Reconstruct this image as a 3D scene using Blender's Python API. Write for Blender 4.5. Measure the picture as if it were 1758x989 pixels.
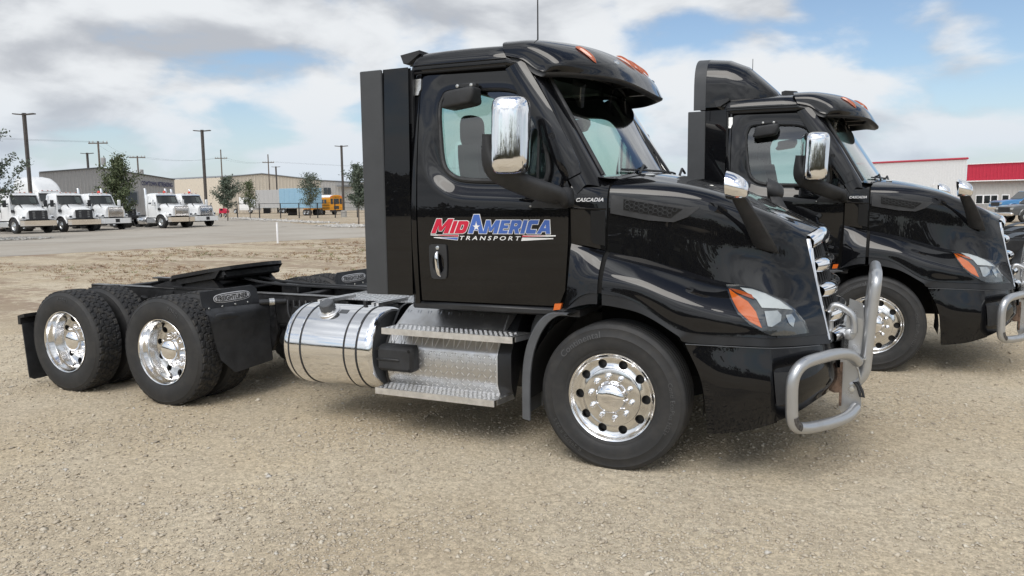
import bpy, math, random
import numpy as np
from mathutils import Vector, Matrix
from mathutils.bvhtree import BVHTree

# ------------------------------------------------------------------ camera, sky, sun, exposure
scn = bpy.context.scene
for o in list(bpy.data.objects):
    bpy.data.objects.remove(o)
COL = scn.collection
R = math.radians

cam_data = bpy.data.cameras.new("camera")
cam_data.sensor_width = 36.0
cam_data.lens = 26.445
cam_data.clip_start = 0.05
cam_data.clip_end = 5000
cam = bpy.data.objects.new("camera", cam_data)
COL.objects.link(cam)
CAM_POS = Vector((1.4779, -5.8446, 1.7829))
CAM_FW = Vector((-0.42167, 0.89960, -0.11380))
_rt = CAM_FW.cross(Vector((0, 0, 1))).normalized()
_up = _rt.cross(CAM_FW).normalized()
_ro = -0.01127
_r = _rt * math.cos(_ro) + _up * math.sin(_ro)
_u = -_rt * math.sin(_ro) + _up * math.cos(_ro)
_m = Matrix((_r, _u, -CAM_FW.normalized())).transposed().to_4x4()
_m.translation = CAM_POS
cam.matrix_world = _m
scn.camera = cam

SUN_EL, SUN_AZ = 50.0, 172.0        # azimuth measured from +Y towards +X, degrees
world = bpy.data.worlds.new("World")
scn.world = world
world.use_nodes = True


def build_world():
    nt = world.node_tree
    nt.nodes.clear()
    N = nt.nodes.new
    L = nt.links.new

    def math_(op, a, b=None, c=None, clamp=False):
        n = N("ShaderNodeMath"); n.operation = op; n.use_clamp = clamp
        for i, s in enumerate((a, b, c)):
            if s is None: continue
            if isinstance(s, (int, float)): n.inputs[i].default_value = s
            else: L(s, n.inputs[i])
        return n.outputs[0]

    def smooth(x, lo, hi):
        n = N("ShaderNodeMapRange"); n.interpolation_type = 'SMOOTHSTEP'
        L(x, n.inputs[0]); n.inputs[1].default_value = lo; n.inputs[2].default_value = hi
        return n.outputs[0]

    def noise(vec, scale, detail, rough, dist=0.0):
        n = N("ShaderNodeTexNoise"); n.inputs["Scale"].default_value = scale
        n.inputs["Detail"].default_value = detail; n.inputs["Roughness"].default_value = rough
        n.inputs["Distortion"].default_value = dist
        L(vec, n.inputs["Vector"]); return n.outputs["Fac"]

    def mix(fac, a, b):
        n = N("ShaderNodeMix"); n.data_type = 'RGBA'
        L(fac, n.inputs[0])
        for i, s in ((6, a), (7, b)):
            if isinstance(s, tuple): n.inputs[i].default_value = (*s, 1)
            else: L(s, n.inputs[i])
        return n.outputs[2]

    sky = N("ShaderNodeTexSky"); sky.sky_type = 'NISHITA'; sky.sun_disc = False
    sky.sun_elevation = R(SUN_EL); sky.sun_rotation = R(SUN_AZ)
    sky.air_density = 1.0; sky.dust_density = 1.0; sky.ozone_density = 1.6
    vs = N("ShaderNodeVectorMath"); vs.operation = 'SCALE'; vs.inputs[3].default_value = SKY_STRENGTH
    L(sky.outputs[0], vs.inputs[0])
    tc = N("ShaderNodeTexCoord")
    sep = N("ShaderNodeSeparateXYZ"); L(tc.outputs["Generated"], sep.inputs[0])
    dx, dy, dz = sep.outputs
    def field(lift):
        zl = math_('ADD', math_('MAXIMUM', dz, 0.0), lift)
        zz = math_('ADD', zl, 0.42)
        comb = N("ShaderNodeCombineXYZ")
        L(math_('DIVIDE', dx, zz), comb.inputs[0]); L(math_('DIVIDE', dy, zz), comb.inputs[1])
        L(math_('MULTIPLY', zl, 2.2), comb.inputs[2])
        off = N("ShaderNodeVectorMath"); off.operation = 'ADD'; L(comb.outputs[0], off.inputs[0])
        off.inputs[1].default_value = CLOUD_OFFSET
        P = off.outputs[0]
        big = noise(P, 1.35, 2.0, 0.5, 0.1)
        fine = noise(P, 3.6, 10.0, 0.52, 0.25)
        return math_('ADD', math_('MULTIPLY', big, 0.62), math_('MULTIPLY', fine, 0.55)), fine, P
    dens, fine, P = field(0.0)
    dens_up, _f, _p = field(0.045)

    def gap(direction, lo, amount):
        dn = N("ShaderNodeVectorMath"); dn.operation = 'DOT_PRODUCT'
        L(tc.outputs["Generated"], dn.inputs[0]); dn.inputs[1].default_value = Vector(direction).normalized()
        return math_('MULTIPLY', smooth(dn.outputs["Value"], lo, 1.0), amount)
    # openings of blue sky
    for g in CLOUD_GAPS: dens = math_('SUBTRACT', dens, gap(*g))
    cover = smooth(dens, CLOUD_LO, CLOUD_HI)
    # sunlit tops and edges white, undersides and thick parts grey
    rise = math_('SUBTRACT', dens, dens_up)
    soft = noise(P, 0.9, 3.0, 0.5, 0.2)
    lit = math_('ADD', math_('ADD', math_('MULTIPLY', rise, 3.2), math_('MULTIPLY', soft, 1.15)), math_('MULTIPLY', smooth(dens, 0.74, 0.52), 0.42))
    thick = smooth(lit, 0.98, 0.50)
    c = mix(thick, CLOUD_BRIGHT, CLOUD_GREY)
    # cloud lit through from behind is brighter towards the sun
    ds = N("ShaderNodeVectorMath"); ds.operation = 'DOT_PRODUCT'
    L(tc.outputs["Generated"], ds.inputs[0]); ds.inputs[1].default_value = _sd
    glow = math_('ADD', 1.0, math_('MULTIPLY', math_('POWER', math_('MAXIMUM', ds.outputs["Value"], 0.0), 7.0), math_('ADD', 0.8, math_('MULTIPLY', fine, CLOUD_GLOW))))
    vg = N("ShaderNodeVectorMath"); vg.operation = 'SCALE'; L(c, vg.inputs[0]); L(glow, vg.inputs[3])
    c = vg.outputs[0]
    # pale band of distant cloud low over the horizon
    low = smooth(dz, 0.16, 0.0)
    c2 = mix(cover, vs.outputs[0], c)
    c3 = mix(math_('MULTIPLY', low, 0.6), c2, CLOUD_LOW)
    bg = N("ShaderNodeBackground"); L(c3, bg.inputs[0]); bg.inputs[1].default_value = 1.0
    out = N("ShaderNodeOutputWorld"); L(bg.outputs[0], out.inputs[0])


SKY_STRENGTH = 0.10
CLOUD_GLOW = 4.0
_sd = Vector((math.sin(R(SUN_AZ)) * math.cos(R(SUN_EL)), math.cos(R(SUN_AZ)) * math.cos(R(SUN_EL)), math.sin(R(SUN_EL))))
CLOUD_OFFSET = (3.1, 1.7, 0.4)
CLOUD_LO, CLOUD_HI = 0.480, 0.600
CLOUD_GAPS = (((0.08, 0.975, 0.205), 0.975, 0.105), ((-0.74, 0.66, 0.13), 0.988, 0.030), ((-0.228, 0.959, 0.169), 0.996, 0.03))
CLOUD_BRIGHT = (0.635, 0.655, 0.675)
CLOUD_GREY = (0.375, 0.395, 0.43)
CLOUD_LOW = (0.45, 0.53, 0.62)
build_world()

sun_data = bpy.data.lights.new("sun", 'SUN')
sun_data.energy = 1.35
sun_data.angle = R(34)
sun_data.color = (1.0, 0.955, 0.88)
sun = bpy.data.objects.new("sun", sun_data)
COL.objects.link(sun)
sun.rotation_euler = _sd.to_track_quat('Z', 'Y').to_euler()
sun.location = (0, 0, 40)

scn.view_settings.view_transform = 'Standard'
scn.view_settings.look = 'None'
scn.view_settings.exposure = 0.40
scn.view_settings.gamma = 1.0
scn.view_settings.use_curve_mapping = False
scn.render.engine = 'CYCLES'
scn.cycles.max_bounces = 8
scn.cycles.transparent_max_bounces = 12

# ------------------------------------------------------------------ materials
MATS = {}


class NT:
    """small wrapper round a material's node tree"""
    def __init__(self, name):
        self.m = bpy.data.materials.new(name); self.m.use_nodes = True
        self.t = self.m.node_tree
        self.b = self.t.nodes["Principled BSDF"]
        MATS[name] = self.m

    def n(self, kind, **kw):
        n = self.t.nodes.new(kind)
        for k, v in kw.items(): setattr(n, k, v)
        return n

    def l(self, a, b): self.t.links.new(a, b)

    def set(self, **kw):
        for k, v in kw.items():
            s = self.b.inputs[k.replace('_', ' ')]
            if isinstance(v, tuple) and len(v) == 3: v = (*v, 1)
            if hasattr(v, 'is_output'): self.l(v, s)
            else: s.default_value = v
        return self

    def math(self, op, a, b=None, clamp=False):
        n = self.n("ShaderNodeMath", operation=op, use_clamp=clamp)
        for i, s in enumerate((a, b)):
            if s is None: continue
            if isinstance(s, (int, float)): n.inputs[i].default_value = s
            else: self.l(s, n.inputs[i])
        return n.outputs[0]

    def coord(self, which="Object"):
        return self.n("ShaderNodeTexCoord").outputs[which]

    def pos(self):
        return self.n("ShaderNodeNewGeometry").outputs["Position"]

    def mapped(self, vec, scale=(1, 1, 1), loc=(0, 0, 0)):
        n = self.n("ShaderNodeMapping"); self.l(vec, n.inputs[0])
        n.inputs["Scale"].default_value = scale; n.inputs["Location"].default_value = loc
        return n.outputs[0]

    def noise(self, vec, scale, detail=4, rough=0.55, dist=0.0, out="Fac"):
        n = self.n("ShaderNodeTexNoise")
        self.l(vec, n.inputs["Vector"]); n.inputs["Scale"].default_value = scale
        n.inputs["Detail"].default_value = detail; n.inputs["Roughness"].default_value = rough
        n.inputs["Distortion"].default_value = dist
        return n.outputs[out]

    def vor(self, vec, scale, feature='F1', out="Distance", rnd=1.0):
        n = self.n("ShaderNodeTexVoronoi", feature=feature)
        self.l(vec, n.inputs["Vector"]); n.inputs["Scale"].default_value = scale
        n.inputs["Randomness"].default_value = rnd
        return n.outputs[out]

    def ramp(self, fac, *stops):
        n = self.n("ShaderNodeValToRGB")
        e = n.color_ramp.elements
        while len(e) < len(stops): e.new(0.5)
        for i, (p, c) in enumerate(stops):
            e[i].position = p
            e[i].color = (*c, 1) if isinstance(c, tuple) else (c, c, c, 1)
        self.l(fac, n.inputs[0]); return n.outputs[0]

    def rng(self, x, lo, hi, a=0.0, b=1.0, smooth=True):
        n = self.n("ShaderNodeMapRange")
        if smooth: n.interpolation_type = 'SMOOTHSTEP'
        self.l(x, n.inputs[0])
        for i, v in enumerate((lo, hi, a, b)): n.inputs[i + 1].default_value = v
        return n.outputs[0]

    def mix(self, fac, a, b, mode='MIX'):
        n = self.n("ShaderNodeMix", data_type='RGBA', blend_type=mode)
        if isinstance(fac, (int, float)): n.inputs[0].default_value = fac
        else: self.l(fac, n.inputs[0])
        for i, s in ((6, a), (7, b)):
            if isinstance(s, tuple): n.inputs[i].default_value = (*s, 1)
            else: self.l(s, n.inputs[i])
        return n.outputs[2]

    def bump(self, h, strength=0.3, dist=0.01):
        n = self.n("ShaderNodeBump"); self.l(h, n.inputs["Height"])
        n.inputs["Strength"].default_value = strength; n.inputs["Distance"].default_value = dist
        self.l(n.outputs[0], self.b.inputs["Normal"])


def mat(name, col, rough=0.5, metal=0.0, spec=0.5, vary=0.0, vscale=6.0, bump=0.0, bscale=200.0, **kw):
    t = NT(name)
    t.set(Base_Color=col, Roughness=rough, Metallic=metal)
    t.b.inputs["Specular IOR Level"].default_value = spec
    if vary:
        c = t.coord()
        f = t.rng(t.noise(c, vscale, 6, 0.6), 0.3, 0.7)
        lo = tuple(x * (1 - vary) for x in col); hi = tuple(min(1, x * (1 + vary)) for x in col)
        t.set(Base_Color=t.mix(f, lo, hi))
        r = t.rng(t.noise(c, vscale * 2.3, 4, 0.6), 0.3, 0.7, max(0.02, rough * (1 - vary * .6)), min(1, rough * (1 + vary * .6)))
        t.set(Roughness=r)
    if bump:
        t.bump(t.noise(t.coord(), bscale, 3, 0.6), bump, 0.004)
    for k, v in kw.items(): t.b.inputs[k.replace('_', ' ')].default_value = v
    return t.m


def build_materials():
    # body paint with a thin film of dust that dulls the gloss in places
    t = NT("black_paint")
    c = t.coord()
    dust = t.rng(t.noise(c, 2.5, 6, 0.6), 0.42, 0.75, 0.0, 1.0)
    t.set(Base_Color=t.mix(dust, (0.0030, 0.0032, 0.0042), (0.0055, 0.0055, 0.006)), Roughness=0.4, Coat_Weight=1.0, Coat_IOR=1.45)
    t.b.inputs['Specular IOR Level'].default_value = 0.05
    t.set(Coat_Roughness=t.rng(dust, 0.0, 1.0, 0.008, 0.02))
    mat("dark_paint", (0.010, 0.0105, 0.012), 0.32, vary=0.2)
    mat("matte_black", (0.022, 0.023, 0.025), 0.62, vary=0.25, bump=0.15, bscale=600)
    mat("satin_black", (0.016, 0.017, 0.019), 0.42, vary=0.25)
    mat("fairing_rubber", (0.048, 0.051, 0.055), 0.55, vary=0.12, vscale=3)
    mat("fender_grey", (0.085, 0.09, 0.097), 0.55, vary=0.15, bump=0.1, bscale=500)
    mat("flap_rubber", (0.034, 0.036, 0.040), 0.55, vary=0.35, vscale=4)
    mat("frame_black", (0.013, 0.013, 0.014), 0.5, vary=0.5, vscale=9)
    mat("rail_dust_sheen", (0.11, 0.11, 0.11), 0.38, vary=0.4, vscale=7)  # paler than the frame: dust plus sky reflection put into the colour
    mat("gap_black", (0.003, 0.003, 0.003), 0.9)
    mat("chrome", (0.88, 0.88, 0.89), 0.045, 1.0)
    t = NT("mirror_chrome")
    c = t.mapped(t.coord(), (30, 30, 3))
    t.set(Base_Color=(0.86, 0.86, 0.87), Metallic=1.0, Roughness=0.06)
    t.bump(t.noise(c, 1.2, 3, 0.6), 0.12, 0.01)
    t = NT("polished_aluminium")
    c = t.coord()
    t.set(Base_Color=(0.84, 0.84, 0.845), Metallic=1.0)
    t.set(Roughness=t.rng(t.noise(c, 8, 5, 0.6), 0.35, 0.75, 0.06, 0.16))
    t.bump(t.noise(c, 9, 2, 0.5), 0.03, 0.01)
    t = NT("rim_aluminium")
    c = t.coord()
    grime = t.rng(t.noise(c, 12, 7, 0.65), 0.45, 0.8)
    t.set(Base_Color=t.mix(grime, (0.80, 0.80, 0.80), (0.55, 0.53, 0.50)), Metallic=1.0)
    t.set(Roughness=t.rng(grime, 0.0, 1.0, 0.13, 0.34))
    mat("brushed_aluminium", (0.82, 0.82, 0.82), 0.42, 1.0, vary=0.12, vscale=14)
    t = NT("bar_silver")
    c = t.coord()
    wear = t.rng(t.noise(c, 6, 6, 0.6), 0.60, 0.80)
    t.set(Base_Color=t.mix(wear, (0.46, 0.47, 0.48), (0.38, 0.38, 0.37)), Metallic=0.75)
    t.set(Roughness=t.rng(t.noise(c, 7, 4, 0.6), 0.3, 0.7, 0.27, 0.38))
    mat("scrape_dark", (0.06, 0.055, 0.05), 0.8, vary=0.6, vscale=60)
    mat("rusty_steel", (0.13, 0.085, 0.06), 0.8, vary=0.6, vscale=25)
    mat("zinc", (0.55, 0.55, 0.53), 0.35, 0.9, vary=0.2, vscale=30)
    # tread plate: raised lozenges set alternately left and right
    for nm, sc in (("tread_plate", 0.046), ("step_plate", 0.034)):
        t = NT(nm)
        sp = t.n("ShaderNodeSeparateXYZ"); t.l(t.coord(), sp.inputs[0])
        u = t.math('DIVIDE', sp.outputs[0], sc)
        v = t.math('DIVIDE', t.math('SUBTRACT', sp.outputs[2], sp.outputs[1]), sc)
        par = t.math('FLOORED_MODULO', t.math('ADD', t.math('FLOOR', u), t.math('FLOOR', v)), 2.0)
        sg = t.math('SUBTRACT', t.math('MULTIPLY', par, 2.0), 1.0)
        fu = t.math('SUBTRACT', t.math('FRACT', u), 0.5); fv = t.math('SUBTRACT', t.math('FRACT', v), 0.5)
        a = t.math('ADD', fu, t.math('MULTIPLY', fv, sg)); b = t.math('SUBTRACT', fu, t.math('MULTIPLY', fv, sg))
        q = t.math('ADD', t.math('POWER', t.math('DIVIDE', a, 0.62), 2.0), t.math('POWER', t.math('DIVIDE', b, 0.17), 2.0))
        h = t.rng(q, 1.1, 0.35)
        dirt = t.rng(t.noise(t.coord(), 7, 6, 0.6), 0.35, 0.75)
        t.set(Base_Color=t.mix(h, t.mix(dirt, (0.62, 0.62, 0.62), (0.50, 0.49, 0.47)), (0.97, 0.97, 0.97)), Metallic=1.0)
        t.set(Roughness=t.math('ADD', 0.32, t.math('MULTIPLY', dirt, 0.14)))
        t.bump(h, 1.0, 0.012)
    # rubber
    t = NT("tyre_rubber")
    c = t.coord()
    d = t.rng(t.noise(c, 11, 6, 0.6), 0.35, 0.8)
    t.set(Base_Color=t.mix(d, (0.020, 0.0205, 0.0215), (0.036, 0.0345, 0.033)), Roughness=0.66)
    t.bump(t.noise(c, 160, 3, 0.6), 0.12, 0.002)
    t = NT("tyre_tread")
    c = t.coord()
    d = t.rng(t.noise(c, 14, 7, 0.65), 0.45, 0.8)
    t.set(Base_Color=t.mix(d, (0.020, 0.0205, 0.022), (0.075, 0.067, 0.056)), Roughness=0.8)
    mat("tyre_letter", (0.070, 0.071, 0.073), 0.55)
    # tinted glass
    for nm, tint, gl in (("glass", (0.68, 0.83, 0.78), 2.8), ("glass_clear", (0.93, 0.95, 0.95), 1.2)):
        t = NT(nm)
        t.t.nodes.remove(t.b)
        tr = t.n("ShaderNodeBsdfTransparent"); tr.inputs[0].default_value = (*tint, 1)
        gls = t.n("ShaderNodeBsdfGlossy"); gls.inputs["Roughness"].default_value = 0.01
        fr = t.n("ShaderNodeFresnel")
        bf = t.n("ShaderNodeNewGeometry").outputs["Backfacing"]
        t.l(t.rng(bf, 0.0, 1.0, 1.52, 1 / 1.52, smooth=False), fr.inputs[0])
        fac = t.math('MULTIPLY', fr.outputs[0], gl, clamp=True)
        mx = t.n("ShaderNodeMixShader"); t.l(fac, mx.inputs[0]); t.l(tr.outputs[0], mx.inputs[1]); t.l(gls.outputs[0], mx.inputs[2])
        t.l(mx.outputs[0], t.t.nodes["Material Output"].inputs[0])
    mat("dark_glass", (0.012, 0.016, 0.017), 0.04, spec=0.8)
    mat("shade_band", (0.006, 0.010, 0.009), 0.05, spec=0.6)
    mat("amber", (0.62, 0.125, 0.012), 0.18, Coat_Weight=1.0)
    mat("amber_dark", (0.40, 0.080, 0.014), 0.22, Coat_Weight=1.0)
    mat("lamp_silver", (0.55, 0.57, 0.58), 0.18, 0.7)
    mat("lamp_white", (0.55, 0.57, 0.575), 0.25)
    mat("lamp_dark", (0.035, 0.037, 0.04), 0.2, Coat_Weight=1.0)
    mat("interior", (0.060, 0.060, 0.062), 0.8)
    mat("seat_cloth", (0.045, 0.047, 0.05), 0.9)
    mat("decal_red", (0.55, 0.012, 0.045), 0.35)
    mat("decal_blue", (0.06, 0.14, 0.46), 0.35)
    mat("decal_white", (0.80, 0.80, 0.80), 0.35)
    mat("badge_silver", (0.62, 0.62, 0.63), 0.35, 0.25)
    mat("label_paper", (0.7, 0.66, 0.6), 0.6)
    # setting
    mat("white_truck_paint", (0.78, 0.79, 0.79), 0.25, Coat_Weight=0.7, vary=0.03)
    mat("grey_panel_metal", (0.36, 0.35, 0.34), 0.6, vary=0.06)
    mat("concrete_block", (0.36, 0.35, 0.33), 0.85, vary=0.15)
    mat("steel_pole", (0.075, 0.065, 0.058), 0.6, vary=0.2)
    mat("wood_pole", (0.14, 0.115, 0.095), 0.9, vary=0.3)
    mat("wire_black", (0.03, 0.03, 0.032), 0.6)
    mat("red_panel", (0.52, 0.025, 0.06), 0.45, vary=0.06)
    mat("white_panel", (0.90, 0.91, 0.92), 0.5, vary=0.04)
    mat("cream_panel", (0.62, 0.56, 0.47), 0.6, vary=0.05)
    mat("pale_panel", (0.50, 0.49, 0.47), 0.6, vary=0.05)
    mat("roof_grey", (0.20, 0.21, 0.22), 0.6)
    mat("blue_paint", (0.05, 0.20, 0.42), 0.3, Coat_Weight=0.6)
    mat("sky_blue_paint", (0.28, 0.46, 0.60), 0.5, vary=0.06)
    mat("trailer_grey", (0.42, 0.42, 0.42), 0.5, vary=0.06)
    mat("bus_yellow", (0.72, 0.30, 0.015), 0.4)
    mat("pickup_grey", (0.10, 0.105, 0.11), 0.3, 0.3, Coat_Weight=0.8)
    mat("beacon_red", (0.60, 0.05, 0.03), 0.3)
    mat("red_machine", (0.50, 0.02, 0.06), 0.45)
    mat("navy_letter", (0.02, 0.025, 0.09), 0.5)
    mat("bark", (0.10, 0.08, 0.065), 0.95, vary=0.3)
    for nm, c1, c2 in (("leaf_green", (0.052, 0.078, 0.034), (0.145, 0.165, 0.078)),
                       ("leaf_bluegreen", (0.050, 0.075, 0.054), (0.140, 0.165, 0.115)),
                       ("leaf_belt", (0.045, 0.050, 0.026), (0.15, 0.13, 0.065)),
                       ("leaf_dry", (0.09, 0.070, 0.045), (0.20, 0.15, 0.10))):
        t = NT(nm)
        at = t.n("ShaderNodeAttribute", attribute_name="tint")
        t.set(Base_Color=t.mix(at.outputs["Fac"], c1, c2), Roughness=0.65)
    t = NT("dry_weed")
    at = t.n("ShaderNodeAttribute", attribute_name="tint")
    t.set(Base_Color=t.ramp(at.outputs["Fac"], (0.0, (0.22, 0.135, 0.085)), (0.5, (0.29, 0.20, 0.125)), (0.85, (0.33, 0.26, 0.15)), (1.0, (0.16, 0.18, 0.075))), Roughness=0.9)
    t = NT("gravel_chip")
    at = t.n("ShaderNodeAttribute", attribute_name="tint")
    t.set(Base_Color=t.ramp(at.outputs["Fac"], (0.0, (0.30, 0.26, 0.21)), (0.3, (0.44, 0.375, 0.285)), (0.65, (0.53, 0.465, 0.365)), (0.9, (0.62, 0.565, 0.46)), (1.0, (0.46, 0.45, 0.44))), Roughness=0.88)
    t = NT("pale_rock")
    at = t.n("ShaderNodeAttribute", attribute_name="tint")
    t.set(Base_Color=t.mix(at.outputs["Fac"], (0.36, 0.34, 0.31), (0.62, 0.60, 0.56)), Roughness=0.9)

    # gravel ground: sand with small stones, paler and darker patches, red-brown dead weeds away from the truck
    t = NT("gravel_ground")
    p = t.pos()
    patch = t.noise(p, 0.35, 5, 0.6)
    patch2 = t.noise(p, 1.3, 5, 0.6)
    cell = t.vor(p, 42.0, out="Color"); cs = t.n("ShaderNodeSeparateColor"); t.l(cell, cs.inputs[0])
    cell2 = t.vor(p, 95.0, out="Color"); cs2 = t.n("ShaderNodeSeparateColor"); t.l(cell2, cs2.inputs[0])
    fine = t.noise(p, 190.0, 4, 0.7)
    base = t.mix(t.rng(patch, 0.35, 0.65), (0.462, 0.384, 0.272), (0.525, 0.456, 0.345))
    base = t.mix(t.math('MULTIPLY', t.rng(patch2, 0.45, 0.7), 0.5), base, (0.525, 0.435, 0.300))
    track = t.noise(t.mapped(p, (0.22, 1.25, 1)), 1.0, 5, 0.55, 0.3)
    base = t.mix(t.math('MULTIPLY', t.rng(track, 0.48, 0.66), 0.45), base, (0.43, 0.355, 0.255))
    g1 = t.rng(cs.outputs[0], 0.0, 1.0, 0.82, 1.16, smooth=False)
    g2 = t.rng(cs2.outputs[1], 0.0, 1.0, 0.82, 1.16, smooth=False)
    g3 = t.rng(fine, 0.25, 0.75, 0.80, 1.18)
    k = t.math('MULTIPLY', t.math('MULTIPLY', g1, g2), g3)
    kc = t.n("ShaderNodeCombineColor"); [t.l(k, kc.inputs[i]) for i in range(3)]
    base = t.mix(1.0, base, kc.outputs[0], 'MULTIPLY')
    # patches of dead weed beyond the trucks, streaked along the yard
    sp = t.n("ShaderNodeSeparateXYZ"); t.l(p, sp.inputs[0])
    reg = t.math('ADD', sp.outputs[1], t.math('MULTIPLY', sp.outputs[0], -0.55))
    zone = t.rng(reg, 5.0, 9.5)
    wn = t.noise(t.mapped(p, (0.16, 0.55, 1)), 1.0, 8, 0.66, 0.4)
    wf = t.noise(p, 2.6, 10, 0.78)
    weed = t.math('MULTIPLY', zone, t.rng(t.math('ADD', t.math('MULTIPLY', wn, 0.8), t.math('MULTIPLY', wf, 0.8)), 0.745, 0.865))
    wcol = t.mix(t.rng(t.noise(p, 0.8, 4, 0.6), 0.4, 0.62), (0.250, 0.178, 0.128), (0.305, 0.245, 0.168))
    base = t.mix(t.math('MULTIPLY', weed, 0.8), base, wcol)
    t.set(Base_Color=base, Roughness=0.93)
    t.b.inputs["Specular IOR Level"].default_value = 0.2
    hh = t.math('ADD', t.math('MULTIPLY', t.vor(p, 42.0), -0.55), t.math('ADD', t.math('MULTIPLY', t.vor(p, 95.0), -0.3), t.math('MULTIPLY', fine, 0.5)))
    t.bump(hh, 0.5, 0.010)

    # concrete drive with curved tyre marks and joints
    t = NT("concrete_drive")
    p = t.pos()
    n1 = t.noise(p, 0.22, 6, 0.6); n2 = t.noise(p, 3.0, 6, 0.65)
    base = t.mix(t.rng(n1, 0.3, 0.7), (0.345, 0.305, 0.250), (0.42, 0.385, 0.33))
    base = t.mix(t.math('MULTIPLY', t.rng(n2, 0.4, 0.75), 0.35), base, (0.29, 0.255, 0.21))
    w = t.n("ShaderNodeTexWave", wave_type='RINGS', rings_direction='Z')
    t.l(t.mapped(p, (0.06, 0.05, 0), (2.6, -1.9, 0)), w.inputs[0])
    w.inputs["Scale"].default_value = 2.2; w.inputs["Distortion"].default_value = 3.0; w.inputs["Detail"].default_value = 2.0; w.inputs["Detail Scale"].default_value = 0.7
    mk = t.math('MULTIPLY', t.rng(w.outputs["Fac"], 0.90, 0.99), t.rng(t.noise(p, 0.12, 3), 0.45, 0.6))
    base = t.mix(t.math('MULTIPLY', mk, 0.5), base, (0.16, 0.145, 0.125))
    t.set(Base_Color=base, Roughness=0.85)


build_materials()


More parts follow.
